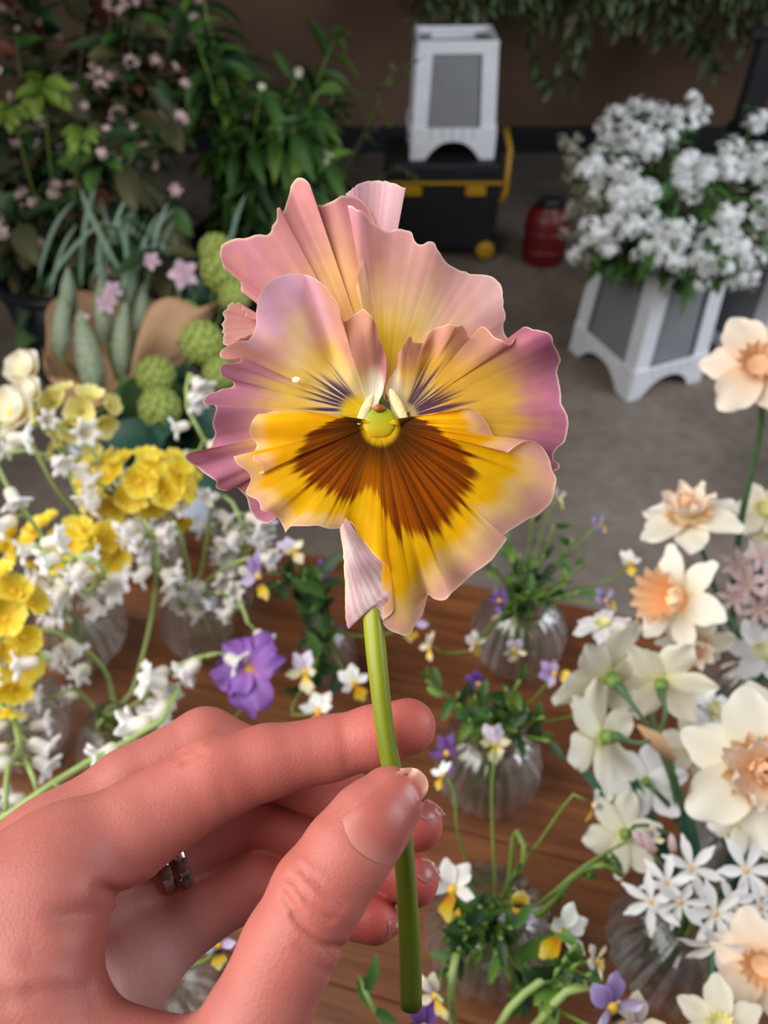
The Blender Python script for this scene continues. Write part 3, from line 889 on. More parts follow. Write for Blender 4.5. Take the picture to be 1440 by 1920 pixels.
# two rings on the ring finger
M_SILVER = plain('ring_silver', lin(196, 188, 176), .22, .05, 200., metal=1.0)
M_STONE = plain('ring_stone', lin(120, 92, 84), .12, .2, 900., metal=.3)
def to3(v): return CAM + C_RIGHT * float(v[0]) + C_UP * float(v[1]) + C_FWD * float(v[2])
def ring(u, label, rr, big):
    a, b = CC(*FINGERS['ring'][0][:3]), CC(*FINGERS['ring'][1][:3])
    c = to3(a + (b - a) * u); axis = (to3(b) - to3(a)).normalized()
    x = (-C_FWD - axis * (-C_FWD).dot(axis)).normalized(); x = (Quaternion(axis, math.radians(-25)) @ x); y = axis.cross(x)
    t = thing('finger_ring', c, label, 'ring')
    mb = MB()
    def fn(p, q):
        th, ph = 2 * math.pi * p, 2 * math.pi * q
        r = rr + .0009 * math.cos(ph)
        return c + (x * math.cos(th) + y * math.sin(th)) * r + axis * (.0017 * math.sin(ph))
    mb.grid(fn, 40, 9, close_u=True); mb.build('band', M_SILVER, t)
    n_ = (3, 5)[big]
    for k in range(n_):
        th = math.radians((k - n_ / 2 + .5) * 26)
        n2 = x * math.cos(th) + y * math.sin(th); tn_ = axis.cross(n2)
        mb = MB(); mb.box(c + n2 * (rr + .0011), (.0038, .0038, .0026), Matrix((tn_, axis, n2)).transposed(), bev=.0007, taper=.75); mb.build('stone', M_STONE, t, False)
ring(.86, 'silver ring with square brown stones on the ring finger, next to the palm', .0104, 0)
ring(1.03, 'silver ring with a cluster of dark stones on the ring finger', .0103, 1)
# ------------------------------------------------------------------ things on the floor and by the wall
RND = random.Random(7)
M_PLASTIC = plain('white_plastic', lin(226, 228, 234), .38, .04, 12.)
M_PANEL = plain('grey_panel', lin(128, 130, 134), .5, .06, 12.)
M_BLACK = plain('black_plastic', lin(26, 27, 32), .45, .1, 20.)
M_YELLOW = plain('yellow_plastic', lin(176, 132, 18), .45, .06, 20.)
M_RED = plain('red_plastic', lin(98, 16, 20), .45, .1, 20.)
M_WATER = plain('dark_water', lin(40, 46, 40), .08)

def crate_bucket(name, c, wx, wy, h, rz, label, group=None, flare=1.0):
    """white flower bucket in a footed frame: corner posts, rim, arched foot rails with teeth, inner tub"""
    R = Matrix.Rotation(rz, 3, 'Z'); c = Vector(c)
    t = thing(name, c, label, 'bucket', group)
    W = lambda x, y, z: c + R @ Vector((x, y, z))
    top = .88 * flare
    for sx in (-1, 1):
        for sy in (-1, 1):
            mb = MB()
            def fn(u, v, sx=sx, sy=sy):
                k = 1 + (top - 1) * v
                a = u * 4 % 4
                prof = [(0, 0), (-.052, 0), (-.052, -.008), (-.008, -.008), (-.008, -.052), (0, -.052)]
                i = round(u * 6) % 6
                x, y = prof[i]
                return W(sx * (wx / 2 * k + x), sy * (wy / 2 * k + y), h * v)
            mb.grid(fn, 6, 6, close_u=True)
            mb.build('post', M_PLASTIC, t, False)
    for (ax, ln, oth) in ((0, wx, wy), (1, wy, wx)):
        for s in (-1, 1):
            mb = MB()                                            # arched foot rail
            def fn(u, v, ax=ax, ln=ln, oth=oth, s=s):
                x = (u - .5) * ln * .96
                arch = .062 * max(0, 1 - (abs(u - .5) / .34) ** 2.4)
                z = arch + v * (.105 - arch)
                o = s * (oth / 2 - .003)
                return W(*((x, o, z) if ax == 0 else (o, x, z)))
            mb.grid(fn, 25, 4)
            r_ = mb.build('foot_rail', M_PLASTIC, t, False)
            md = r_.modifiers.new('thick', 'SOLIDIFY'); md.thickness = .008; md.offset = 0
            for k in range(5):                                   # teeth of the lattice on the rail
                x = (k - 2) * ln * .12
                p = W(*((x, s * (oth / 2 + .003), .09) if ax == 0 else (s * (oth / 2 + .003), x, .09)))
                mb = MB(); mb.box(p, (.010, .008, .03) if ax == 0 else (.008, .010, .03), R, bev=.002); mb.build('lattice_tooth', M_PLASTIC, t, False)
            o = s * (oth / 2 * top - .004)
            p = W(*((0, o, h - .02) if ax == 0 else (o, 0, h - .02)))
            mb = MB(); mb.box(p, (ln * top, .012, .04) if ax == 0 else (.012, ln * top, .04), R, bev=.003); mb.build('rim', M_PLASTIC, t, False)
    mb = MB()
    def fn(u, v):
        i = round(u * 24) % 24; a = 2 * math.pi * i / 24
        k = (1 + (top - 1) * (.1 + .9 * v)) * .46
        ca_, sa = math.cos(a), math.sin(a)
        q = 5
        rr = (abs(ca_) ** q + abs(sa) ** q) ** (-1 / q)
        return W(wx * k * rr * ca_, wy * k * rr * sa, .10 + (h - .12) * v)
    mb.grid(fn, 24, 5, close_u=True)
    mb.build('tub', M_PANEL, t)
    mb = MB(); mb.box(W(0, 0, .105), (wx * .86, wy * .86, .01), R); mb.build('tub_floor', M_PANEL, t, False)
    return t

nearc, leftc, rightc = on_z(1180, 752, 0), on_z(1062, 655, 0), on_z(1318, 712, 0)
bx, by = (rightc - nearc), (leftc - nearc)
rzb = math.atan2(bx.y, bx.x)
bc = nearc + bx / 2 + by / 2
B1 = crate_bucket('flower_bucket', bc, bx.length, by.length, .41, rzb, 'white footed plastic bucket filled with white blossom on the concrete')
B2 = crate_bucket('flower_bucket', bc + Vector((.36, .09, 0)), .26, .33, .41, rzb + .1, 'white footed plastic bucket beside the one with white blossom')

# tool chest by the wall with the empty bucket on it
TX, TYF, TW, TD, TH = .215, 2.80, .43, .30, .37
chest = thing('tool_chest', (TX, TYF + TD / 2, 0), 'black wheeled tool chest with yellow latches under the white bucket', 'tool box')
mb = MB(); mb.box((TX, TYF + TD / 2, .20), (TW * .94, TD * .94, .30), bev=.012, taper=1.04); mb.build('body', M_BLACK, chest, False)
mb = MB(); mb.box((TX, TYF + TD / 2, .345), (TW, TD, .06), bev=.014); mb.build('lid', M_BLACK, chest, False)
mb = MB(); mb.box((TX, TYF - .004, .312), (TW * .98, .012, .010), bev=.003); mb.build('trim_strip', M_YELLOW, chest, False)
for s in (-1, 1):
    mb = MB(); mb.box((TX + s * TW * .27, TYF - .006, .285), (.075, .016, .035), bev=.005); mb.build('latch', M_YELLOW, chest, False)
    mb = MB(); mb.lathe([(0, -.018), (.046, -.018), (.052, -.012), (.052, .012), (.046, .018), (0, .018)], 20, (TX + s * TW * .40, TYF + .045, .052), rot=Matrix.Rotation(math.pi / 2, 3, 'X'))
    w = mb.build('wheel', M_BLACK, chest)
    mb = MB(); mb.lathe([(0, -.026), (.030, -.026), (.036, -.018), (.036, .018), (.030, .026), (0, .026)], 18, (TX + s * TW * .40, TYF + .02, .052), rot=Matrix.Rotation(math.pi / 2, 3, 'X'))
    mb.build('hub', M_YELLOW, chest)
mb = MB(); mb.tube([(TX + TW * .5, TYF + .02, .23), (TX + TW * .53, TYF + .02, .27), (TX + TW * .53, TYF + .02, .42), (TX + TW * .53, TYF + .16, .44), (TX + TW * .5, TYF + .2, .40)], .010, 8); mb.build('pull_handle', M_YELLOW, chest)
crate_bucket('flower_bucket', (TX + .025, TYF + .155, TH + .006), .30, .22, .37, 0.03, 'empty white footed bucket standing on the black tool chest')

# red canister
rc = on_z(1016, 486, 0)
can = thing('red_canister', rc, 'small dark red canister standing on the floor in shadow', 'canister')
mb = MB(); mb.lathe([(0, 0), (.074, 0), (.082, .012), (.082, .165), (.072, .195), (.040, .212), (.040, .214)], 28, rc); mb.build('body', M_RED, can)
mb = MB(); mb.lathe([(.038, .212), (.040, .236), (.034, .244), (0, .244)], 20, rc); mb.build('cap', M_BLACK, can)
for z in (.05, .12):
    mb = MB(); mb.lathe([(.0815, z), (.086, z + .004), (.086, z + .010), (.0815, z + .014)], 28, rc); mb.build('band', M_RED, can)
mb = MB(); mb.tube([rc + Vector((-.05, 0, .20)), rc + Vector((-.05, 0, .255)), rc + Vector((.05, 0, .255)), rc + Vector((.05, 0, .20))], .007, 8); mb.build('handle', M_BLACK, can)

# black chair whose arm shows at the edge
chair = thing('black_chair', (1.49, 2.74, 0), 'black chair with padded arm behind the white blossom', 'chair')
cx, cy = 1.49, 2.74
mb = MB(); mb.box((cx, cy, .45), (.5, .48, .06), bev=.02); mb.build('seat', M_BLACK, chair, False)
mb = MB(); mb.box((cx + .24, cy, .75), (.05, .44, .50), bev=.02); mb.build('backrest', M_BLACK, chair, False)
for s in (-1, 1):
    mb = MB(); mb.box((cx - .08, cy + s * .26, .735), (.36, .06, .035), bev=.012); mb.build('armrest', M_BLACK, chair, False)
    mb = MB(); mb.box((cx - .17, cy + s * .26, .59), (.09, .045, .30), bev=.01); mb.build('arm_post', M_BLACK, chair, False)
mb = MB(); mb.tube([(cx, cy, .08), (cx, cy, .43)], .028, 10); mb.build('column', M_BLACK, chair)
for k in range(5):
    a = 2 * math.pi * k / 5 + .2
    mb = MB(); mb.tube([(cx, cy, .09), (cx + .24 * math.cos(a), cy + .24 * math.sin(a), .06), (cx + .27 * math.cos(a), cy + .27 * math.sin(a), .0)], [.022, .016, .016], 8); mb.build('foot', M_BLACK, chair)

# wall shelf above the frame that carries the trailing greenery
shelf = thing('wall_shelf', (1.3, WALL_Y, .74), 'brown board shelf on the back wall under the trailing greenery', 'shelf')
mb = MB(); mb.box((1.2, WALL_Y - .2, .775), (2.4, .4, .025), bev=.003); mb.build('board', M_SHELF, shelf, False)
for x in (.15, 1.2, 2.3):
    mb = MB(); mb.box((x, WALL_Y - .012, .675), (.03, .024, .18), bev=.003); mb.build('bracket', M_SHELF, shelf, False)
    mb = MB(); mb.box((x, WALL_Y - .17, .743), (.03, .32, .036), bev=.003); mb.build('bracket', M_SHELF, shelf, False)

# ------------------------------------------------------------------ leaves and petals used by many plants
def leaf_mesh(name, L, W, mat, bend=.6, fold=.25, nu=5, nv=8, sharp=.8, wav=0.0, peak=.42, serr=0.0):
    mb = MB()
    def fn(u, v):
        a = bend * v
        y = L * (math.sin(a) / bend if bend else v)
        z = -L * ((1 - math.cos(a)) / bend if bend else 0)
        k = v ** (math.log(.5) / math.log(peak))
        w = W * max(.03, math.sin(math.pi * min(max(k, .0), 1)) ** sharp) * (1 + serr * (1 if round(v * (nv - 1)) % 2 else -1))
        s = (u - .5) * 2
        return (s * w / 2, y, z + abs(s) * w * fold + wav * math.sin(v * 9 + s * 2) * w)
    mb.grid(fn, nu, nv)
    return mb.mesh(name, mat)
def G(name, a, b, **k): return thin_leaf(name, [(0, a), (1, b)], **k)
M_LF_DARK = G('leaf_dark', lin(34, 56, 34), lin(56, 84, 44))
M_LF_MID = G('leaf_mid', lin(44, 84, 40), lin(84, 126, 52))
M_LF_BRIGHT = G('leaf_bright', lin(66, 112, 40), lin(128, 160, 66))
M_LF_LIME = G('leaf_lime', lin(96, 130, 40), lin(136, 160, 62), transl=.4)
M_LF_OLIVE = G('leaf_olive', lin(70, 74, 48), lin(104, 100, 64))
M_LF_BLUE = G('leaf_blue', lin(40, 76, 66), lin(70, 112, 92))
M_LF_GREY = G('leaf_grey', lin(110, 140, 116), lin(160, 184, 164))
M_LF_RED = G('leaf_red', lin(96, 52, 42), lin(128, 74, 56))
M_LF_HANG = G('leaf_hanging', lin(62, 84, 54), lin(124, 142, 100))
M_TWIG = plain('twig', lin(92, 84, 58), .7)
M_STEMG = plain('stem_green', lin(112, 142, 62), .5, .2, 60.)
M_STEMD = plain('stem_dark_green', lin(66, 98, 58), .5, .2, 60.)
M_STEMP = plain('stem_pale_green', lin(156, 178, 104), .5, .15, 60.)
LF_LANCE = {k: leaf_mesh('leaf', .095, .026, m_, .9, .3) for k, m_ in (('mid', M_LF_MID), ('bright', M_LF_BRIGHT), ('dark', M_LF_DARK), ('blue', M_LF_BLUE))}
LF_OVAL = {k: leaf_mesh('leaf', .062, .034, m_, .5, .2, sharp=.7) for k, m_ in (('dark', M_LF_DARK), ('olive', M_LF_OLIVE), ('mid', M_LF_MID), ('red', M_LF_RED), ('lime', M_LF_LIME), ('blue', M_LF_BLUE))}
LF_SMALL = {k: leaf_mesh('leaf', .045, .018, m_, .4, .2) for k, m_ in (('hang', M_LF_HANG), ('dark', M_LF_DARK), ('olive', M_LF_OLIVE))}
def stem(root, pts, r0, r1, mat, n=14, sides=6, name='stem'):
    q = [Vector(p) for p in catmull(pts, n)]
    mb = MB(); mb.tube(q, [r0 + (r1 - r0) * k / (n - 1) for k in range(n)], sides)
    mb.build(name, mat, root)
    return q
def rdir(rnd, up=0.0):
    v = Vector((rnd.gauss(0, 1), rnd.gauss(0, 1), rnd.gauss(0, 1) + up))
    return v.normalized()
def leaf_at(root, mesh, pos, direction, nrm, sc, name='leaf'):
    d = Vector(direction).normalized()
    z = Vector(nrm); z = (z - d * z.dot(d))
    if z.length < 1e-3: z = d.orthogonal()
    z.normalize(); x = d.cross(z)
    return inst(name, mesh, root, pos, Matrix((x, d, z)).transposed().to_quaternion(), sc)
def cluster_mesh(name, n, R, size, petals, mats, rnd, curl=.3, flat=.6, wid=.5):
    """a small head of n open blossoms on a dome"""
    mb = MB()
    for k in range(n):
        d = rdir(rnd, .9); d = Vector((d.x, d.y, abs(d.z) * flat + .25)).normalized()
        c = d * R * rnd.uniform(.75, 1.05)
        q = frame(d, rdir(rnd)).to_matrix()
        for j in range(petals):
            a = 2 * math.pi * j / petals
            rot = q @ Matrix.Rotation(a, 3, 'Z')
            s = size * rnd.uniform(.8, 1.15)
            def fn(u, v, rot=rot, c=c, s=s):
                w = s * wid * math.sin(math.pi * (.12 + .83 * v)) ** .7
                return c + rot @ Vector(((u - .5) * w, s * v, s * (curl * v - .5 * curl * v * v * 2)))
            mb.grid(fn, 3, 4, 0)
        mb.lathe([(.0, s * .10), (s * .13, s * .04), (0, 0)], 5, c, 1, q)
    return mb.mesh(name, mats)
def P_(name, *stops, **k): return thin_leaf(name, list(stops), **k)
M_WHITE = P_('petal_white', (0, lin(226, 230, 206)), (.3, lin(244, 244, 244)), (1, lin(248, 248, 252)), var=.06)
M_CREAM = P_('petal_cream', (0, lin(244, 236, 176)), (.4, lin(250, 244, 222)), (1, lin(252, 248, 236)), var=.05)
M_IVORY = P_('petal_ivory', (0, lin(222, 222, 140)), (.25, lin(240, 234, 206)), (1, lin(248, 243, 228)), var=.05, streak=.12)
M_PINKW = P_('petal_pale_pink', (0, lin(226, 190, 180)), (1, lin(240, 214, 222)), var=.1)
M_YELP = P_('petal_yellow', (0, lin(236, 184, 10)), (.4, lin(246, 216, 44)), (1, lin(250, 234, 104)), var=.08)
M_YELC = plain('centre_yellow', lin(226, 180, 40), .6)
M_GRNC = plain('centre_green', lin(150, 166, 70), .6)
M_VIBG = P_('viburnum_green', (0, lin(140, 160, 60)), (1, lin(206, 216, 126)), var=.08, transl=.2)

CL_WHITE = [cluster_mesh('floret', 8, .023, .0125, 4, [M_WHITE, M_GRNC], random.Random(k)) for k in range(4)]
CL_PINK = [cluster_mesh('floret', 7, .016, .012, 4, [M_PINKW, M_GRNC], random.Random(20 + k)) for k in range(3)]
M_FADE = P_('petal_faded', (0, lin(150, 146, 120)), (1, lin(196, 192, 180)), var=.1)
CL_FADE = [cluster_mesh('floret', 8, .018, .009, 4, [M_FADE, M_GRNC], random.Random(40 + k)) for k in range(2)]
CL_CREAM = [cluster_mesh('floret', 8, .016, .010, 4, [M_CREAM, M_GRNC], random.Random(30 + k)) for k in range(2)]

# ------------------------------------------------------------------ white blossom in the footed bucket
def scatter_leaves(root, q, meshes, n, rnd, lo=.3, sc=(.7, 1.2), droop=.2, out=.9):
    for k in range(n):
        t = lo + (1 - lo) * (k + rnd.random()) / n
        i = min(int(t * (len(q) - 1)), len(q) - 2)
        p = q[i].lerp(q[i + 1], t * (len(q) - 1) - i)
        ax = (q[i + 1] - q[i]).normalized()
        a = rnd.uniform(0, 2 * math.pi)
        s = ax.orthogonal().normalized(); s = Quaternion(ax, a) @ s
        d = (s * out + ax * rnd.uniform(.1, .8) + Vector((0, 0, -droop))).normalized()
        leaf_at(root, rnd.choice(meshes), p, d, Vector((rnd.gauss(0, .35), rnd.gauss(0, .35), 1)), rnd.uniform(*sc))
rb = random.Random(3)
top_c = bc + Vector((0, 0, .38))
for k in range(46):
    # heads fill a dome over the bucket
    px, py = rb.uniform(1085, 1500), rb.uniform(175, 505)
    ex, ey = (px - 1300) / 235, (py - 365) / 190
    if ex * ex + ey * ey > 1.0:
        r_ = math.sqrt(ex * ex + ey * ey) * 1.03
        px, py = 1300 + 235 * ex / r_, 365 + 190 * ey / r_
        ex, ey = ex / r_, ey / r_
    dep = 2.10 - .20 * math.sqrt(max(0, 1 - ex * ex - ey * ey)) + .10 * (-ey)
    tip = P(px, py, dep)
    base = top_c + Vector((rb.uniform(-.09, .09), rb.uniform(-.1, .1), -.22))
    t = thing('white_blossom_stem', base, 'leafy stem of small white blossoms in the footed white bucket', 'flower', 'white blossom stems in the footed bucket')
    mid = base.lerp(tip, .55) + Vector((0, 0, .05))
    q = stem(t, [base, mid, tip], .004, .0018, M_STEMG, 12, 5)
    for j in range(8):
        off = rdir(rb) * rb.uniform(0, .055)
        p = tip + off - (tip - mid).normalized() * rb.uniform(0, .05)
        inst('floret', rb.choice(CL_WHITE), t, p, frame((p - top_c).normalized() + rdir(rb) * .5 - C_FWD * .6, rdir(rb)), rb.uniform(.75, 1.25))
    scatter_leaves(t, q, [LF_OVAL['mid'], LF_OVAL['dark'], LF_LANCE['mid']], 9, rb, .55, (.7, 1.4))
# greyer, going-over sprays at the side of the bunch
for k, (px, py) in enumerate([(1080, 300), (1110, 345), (1100, 395), (1135, 430), (1068, 420), (1150, 480), (1075, 278)]):
    tip = P(px, py, 2.12); base = top_c + Vector((-.07, .02, -.2))
    t = thing('faded_blossom_stem', base, 'greyish faded spray of tiny blossoms leaning out beside the white blossom', 'flower', 'faded sprays beside the white blossom')
    mid = base.lerp(tip, .6) + Vector((0, 0, .03))
    stem(t, [base, mid, tip], .003, .0015, M_TWIG, 10, 5)
    for j in range(7):
        p = tip + Vector((rb.gauss(0, .028), rb.gauss(0, .028), rb.gauss(0, .028)))
        inst('floret', rb.choice(CL_FADE), t, p, frame(rdir(rb) - C_FWD, rdir(rb)), rb.uniform(.8, 1.2))
# a pale pink bloom half hidden at the back of that bunch
tip = P(1165, 275, 2.2); base = top_c + Vector((-.05, .05, -.2))
t = thing('pale_pink_tulip', base, 'single pale pink bloom rising behind the white blossom', 'flower')
stem(t, [base, base.lerp(tip, .6), tip], .004, .003, M_STEMG)
PT = leaf_mesh('petal', .085, .05, M_PINKW, -.3, .35, 7, 8, .6)
for k in range(6):
    a = 2 * math.pi * k / 6
    leaf_at(t, PT, tip - Vector((0, 0, .03)), Vector((math.cos(a) * .25, math.sin(a) * .25, 1)), Vector((-math.cos(a), -math.sin(a), .2)), 1.0 if k % 2 else .93, 'petal')
# blossom in the second bucket
for k in range(9):
    tip = P(rb.uniform(1400, 1480), rb.uniform(300, 480), rb.uniform(2.15, 2.3)); base = bc + Vector((.36, .09, .2))
    t = thing('cream_blossom_stem', base, 'cream sprays of tiny blossom at the wall side of the white blossom', 'flower', 'cream blossom sprays in the second bucket')
    q = stem(t, [base, base.lerp(tip, .6) + Vector((0, 0, .05)), tip], .003, .0015, M_STEMG, 10, 5)
    for j in range(7):
        p = tip + Vector((rb.gauss(0, .03), rb.gauss(0, .03), rb.gauss(0, .03)))
        inst('floret', rb.choice(CL_CREAM), t, p, frame(rdir(rb) - C_FWD, rdir(rb)), rb.uniform(.8, 1.2))
    scatter_leaves(t, q, [LF_OVAL['olive'], LF_OVAL['dark']], 5, rb, .5)

# ------------------------------------------------------------------ greenery trailing from the shelf
rh = random.Random(12)
NH = 38
for k in range(NH):
    x = .12 + 1.75 * (k + rh.random() * .8) / NH
    px = 720 + x / 3.1 * FPX
    long_ = rh.uniform(.06, .16)
    if 1020 < px < 1100: long_ = rh.uniform(.30, .46)
    elif 1150 < px < 1200: long_ = rh.uniform(.12, .2)
    elif 1235 < px < 1360: long_ = rh.uniform(.18, .30)
    y = WALL_Y - rh.uniform(.42, .50)
    a = Vector((x, y + .2, .80)); b = Vector((x + rh.gauss(0, .03), y - .03, .80)); c = Vector((x + rh.gauss(0, .05), y - .05, .79 - long_ * .5)); d = Vector((x + rh.gauss(0, .06), y - .04, .79 - long_))
    t = thing('trailing_greenery', a, 'leafy green strand trailing down from the wall shelf', 'foliage', 'green strands trailing from the wall shelf')
    q = stem(t, [a, b, c, d], .004, .0015, M_TWIG, 14, 5)
    scatter_leaves(t, q, [LF_SMALL['hang'], LF_SMALL['hang'], LF_SMALL['dark'], LF_SMALL['olive']], int(18 + long_ * 60), rh, .3, (.9, 1.8), .2)

# ------------------------------------------------------------------ tall foliage in tubs at the left
def round_tub(name, c, r, h, label, mat, group=None):
    t = thing(name, c, label, 'bucket', group); c = Vector(c)
    mb = MB(); mb.lathe([(0, .004), (r * .80, .004), (r * .80, 0), (r * .82, 0), (r, h), (r * .975, h), (r * .79, .012), (0, .012)], 36, c); mb.build('tub', mat, t)
    mb = MB(); mb.lathe([(r * .975, h - .02), (r * 1.05, h - .02), (r * 1.06, h), (r * .97, h + .004)], 36, c); mb.build('rim', mat, t)
    return t
M_TUBW = plain('tub_white', lin(222, 228, 240), .35, .03, 12.)
round_tub('round_tub', (-.95, 2.10, 0), .18, .34, 'black tub holding the tall flowering shrub branches', M_BLACK)
round_tub('round_tub', (-.42, 2.35, 0), .18, .34, 'black tub holding the tall bright green foliage', M_BLACK)
rs = random.Random(21)
for k in range(50):                                              # dark branches with pale pink flowers
    px, py = (rs.uniform(-40, 350), rs.uniform(-30, 480)) if k < 36 else (rs.uniform(-20, 470), rs.uniform(-170, 40))
    dep = rs.uniform(1.75, 2.35) - .0005 * (py - 200)
    tip = P(px, py, dep); base = Vector((-.95 + rs.uniform(-.1, .1), 2.10 + rs.uniform(-.1, .1), .03))
    t = thing('flowering_shrub_branch', base, *(('dark shrub branch with pale pink flowers and some reddish leaves in the black tub', 'branch', 'flowering branches with reddish leaves') if k % 3 == 0 else ('dark leafy shrub branch with small pale pink flowers in the black tub', 'branch', 'pale pink flowering branches in the black tub')))
    mid = base.lerp(tip, .5); mid.z = max(mid.z, .45); mid = mid * .8 + Vector((-.95, 2.1, mid.z)) * .2
    q = stem(t, [base, mid, tip], .005, .0018, M_TWIG, 18, 5)
    kinds = [LF_OVAL['dark'], LF_OVAL['olive'], LF_OVAL['olive'], LF_OVAL['mid'], LF_LANCE['dark']] + ([LF_OVAL['red']] if k % 3 == 0 else [])
    scatter_leaves(t, q, kinds, 34, rs, .30, (.9, 1.9))
    for j in range(4):
        p = q[-1 - rs.randrange(6)] + Vector((rs.gauss(0, .03), rs.gauss(0, .03), rs.gauss(0, .03)))
        inst('floret', rs.choice(CL_PINK), t, p, frame(rdir(rs) - C_FWD * 1.2, rdir(rs)), rs.uniform(.6, 1.15))
for (px, py, s) in ((80, 165, .85), (150, 250, .6), (20, 205, .6)):                         # young lime leaves
    tip = P(px, py, 1.72); base = Vector((-.92, 2.0, .05))
    t = thing('lime_leaf_branch', base, 'branch with drooping young lime green leaves among the dark shrub', 'branch', 'lime green branches among the dark shrub')
    q = stem(t, [base, base.lerp(tip, .5) + Vector((0, 0, .1)), tip], .004, .002, M_STEMG)
    for j in range(8):
        a = 2 * math.pi * j / 8
        d = C_RIGHT * math.cos(a) + C_UP * (math.sin(a) * .5 - .5) - C_FWD * .2
        leaf_at(t, LF_OVAL['lime'], tip + rdir(rs) * .012, d, Vector((0, 0, 1)) - C_FWD, s * rs.uniform(1.0, 1.5))
for k in range(34):                                              # bright green lance-leaved foliage
    px = rs.uniform(345, 640); py = rs.uniform(60, 420) if px > 430 else rs.uniform(-20, 380)
    tip = P(px, py, rs.uniform(2.05, 2.5)); base = Vector((-.42 + rs.uniform(-.1, .1), 2.35 + rs.uniform(-.1, .1), .03))
    t = thing('green_foliage_stem', base, *(('bright green stem of narrow pointed leaves topped by tiny cream flowers', 'foliage', 'green foliage stems with cream flowers') if k % 2 == 0 else ('flowerless bright green stem of narrow pointed leaves', 'foliage', 'green foliage stems without flowers')))
    q = stem(t, [base, base.lerp(tip, .5) + Vector((0, 0, .12)), tip], .005, .002, M_STEMG, 18, 5)
    scatter_leaves(t, q, [LF_LANCE['mid'], LF_LANCE['bright'], LF_LANCE['mid'], LF_LANCE['dark']], 34, rs, .25, (.9, 1.6), .35)
    if k % 2 == 0:
        inst('floret', rs.choice(CL_CREAM), t, q[-1], frame(-C_FWD + rdir(rs) * .4, rdir(rs)), rs.uniform(.7, 1.0))
for (pts_, n) in (([(640, 330), (700, 215), (725, 145), (800, 105)], 10), ([(660, 420), (720, 330), (760, 320), (790, 335)], 11), ([(620, 380), (690, 250), (745, 215)], 9)):
    w_ = [P(x, y, 2.45) for x, y in pts_]; base = Vector((-.36, 2.40, .03))
    t = thing('wispy_twig', base, 'thin wispy twig with few small leaves reaching towards the white bucket', 'branch', 'wispy twigs reaching out of the foliage')
    q = stem(t, [base] + w_, .003, .0012, M_TWIG, 24, 5)
    scatter_leaves(t, q, [LF_OVAL['mid'], LF_SMALL['hang'], LF_OVAL['lime']], n, rs, .55, (.5, .95), .3)

# ------------------------------------------------------------------ wrapped bunch, green snowballs, white tub
VB = Vector((-.515, 1.27, 0))
round_tub('round_tub', VB, .135, .42, 'pale white tub beyond the table holding the green snowball flowers', M_TUBW)
rv = random.Random(5)
def snowball_mesh(seed):
    rnd = random.Random(seed); mb = MB()
    for k in range(90):
        z = 1 - 2 * (k + .5) / 90; a = k * 2.39996; r = math.sqrt(1 - z * z)
        d = Vector((r * math.cos(a), r * math.sin(a), z)); q = frame(d, rdir(rnd)).to_matrix()
        for j in range(4):
            rot = q @ Matrix.Rotation(j * math.pi / 2, 3, 'Z')
            def fn(u, v, rot=rot, d=d): return d * .034 + rot @ Vector(((u - .5) * .0075 * math.sin(math.pi * (.15 + .8 * v)), .0075 * v, .003 * v))
            mb.grid(fn, 2, 3, 0)
    mb.grid(lambda u, v: Vector((.033 * math.sin(math.pi * v) * math.cos(6.2832 * u), .033 * math.sin(math.pi * v) * math.sin(6.2832 * u), .033 * math.cos(math.pi * v))), 14, 8, 1, True)
    return mb.mesh('flower_head', [M_VIBG, M_VIBG])
SNOW = [snowball_mesh(k) for k in range(2)]
for (px, py, d, s) in ((420, 505, 1.62, 1.35), (378, 642, 1.50, 1.15), (292, 704, 1.46, 1.0), (300, 765, 1.42, 1.05), (412, 700, 1.50, .9), (405, 470, 1.66, 1.0), (440, 555, 1.6, .9), (350, 590, 1.62, .8)):
    tip = P(px, py, d); base = VB + Vector((rv.uniform(-.06, .06), rv.uniform(-.06, .06), .04))
    t = thing('green_snowball_stem', base, 'lime green round snowball flower head in the pale tub beyond the table', 'flower', 'green snowball flowers in the pale tub')
    q = stem(t, [base, VB + Vector((0, 0, .40)), base.lerp(tip, .8), tip], .004, .0025, M_STEMG, 16, 6)
    inst('flower_head', rv.choice(SNOW), t, tip, frame(-C_FWD + rdir(rv) * .3), s)
    for j in range(5):
        leaf_at(t, LF_OVAL['blue' if j % 2 else 'dark'], q[-3 - j], (rdir(rv) - C_FWD * .4).normalized(), Vector((0, 0, 1)), rv.uniform(1.2, 1.9))
for (px, py) in ((215, 805), (250, 830), (290, 845), (340, 830), (330, 790), (265, 780), (370, 790), (230, 770), (305, 820), (360, 850)):
    tip = P(px, py, 1.46); base = VB + Vector((rv.uniform(-.06, .06), rv.uniform(-.06, .06), .05))
    t = thing('broad_leaf_stem', base, 'stem with broad dark blue-green leaves hanging over the pale tub', 'foliage', 'dark broad leaves over the pale tub')
    q = stem(t, [base, VB + Vector((0, 0, .40)), tip], .003, .002, M_STEMD, 10, 5)
    for j in range(5):
        leaf_at(t, LF_OVAL[('blue', 'dark', 'mid')[j % 3]], q[-1 - j], (rdir(rv) - C_FWD * .3).normalized(), Vector((0, -.5, 1)), rv.uniform(1.3, 2.1))

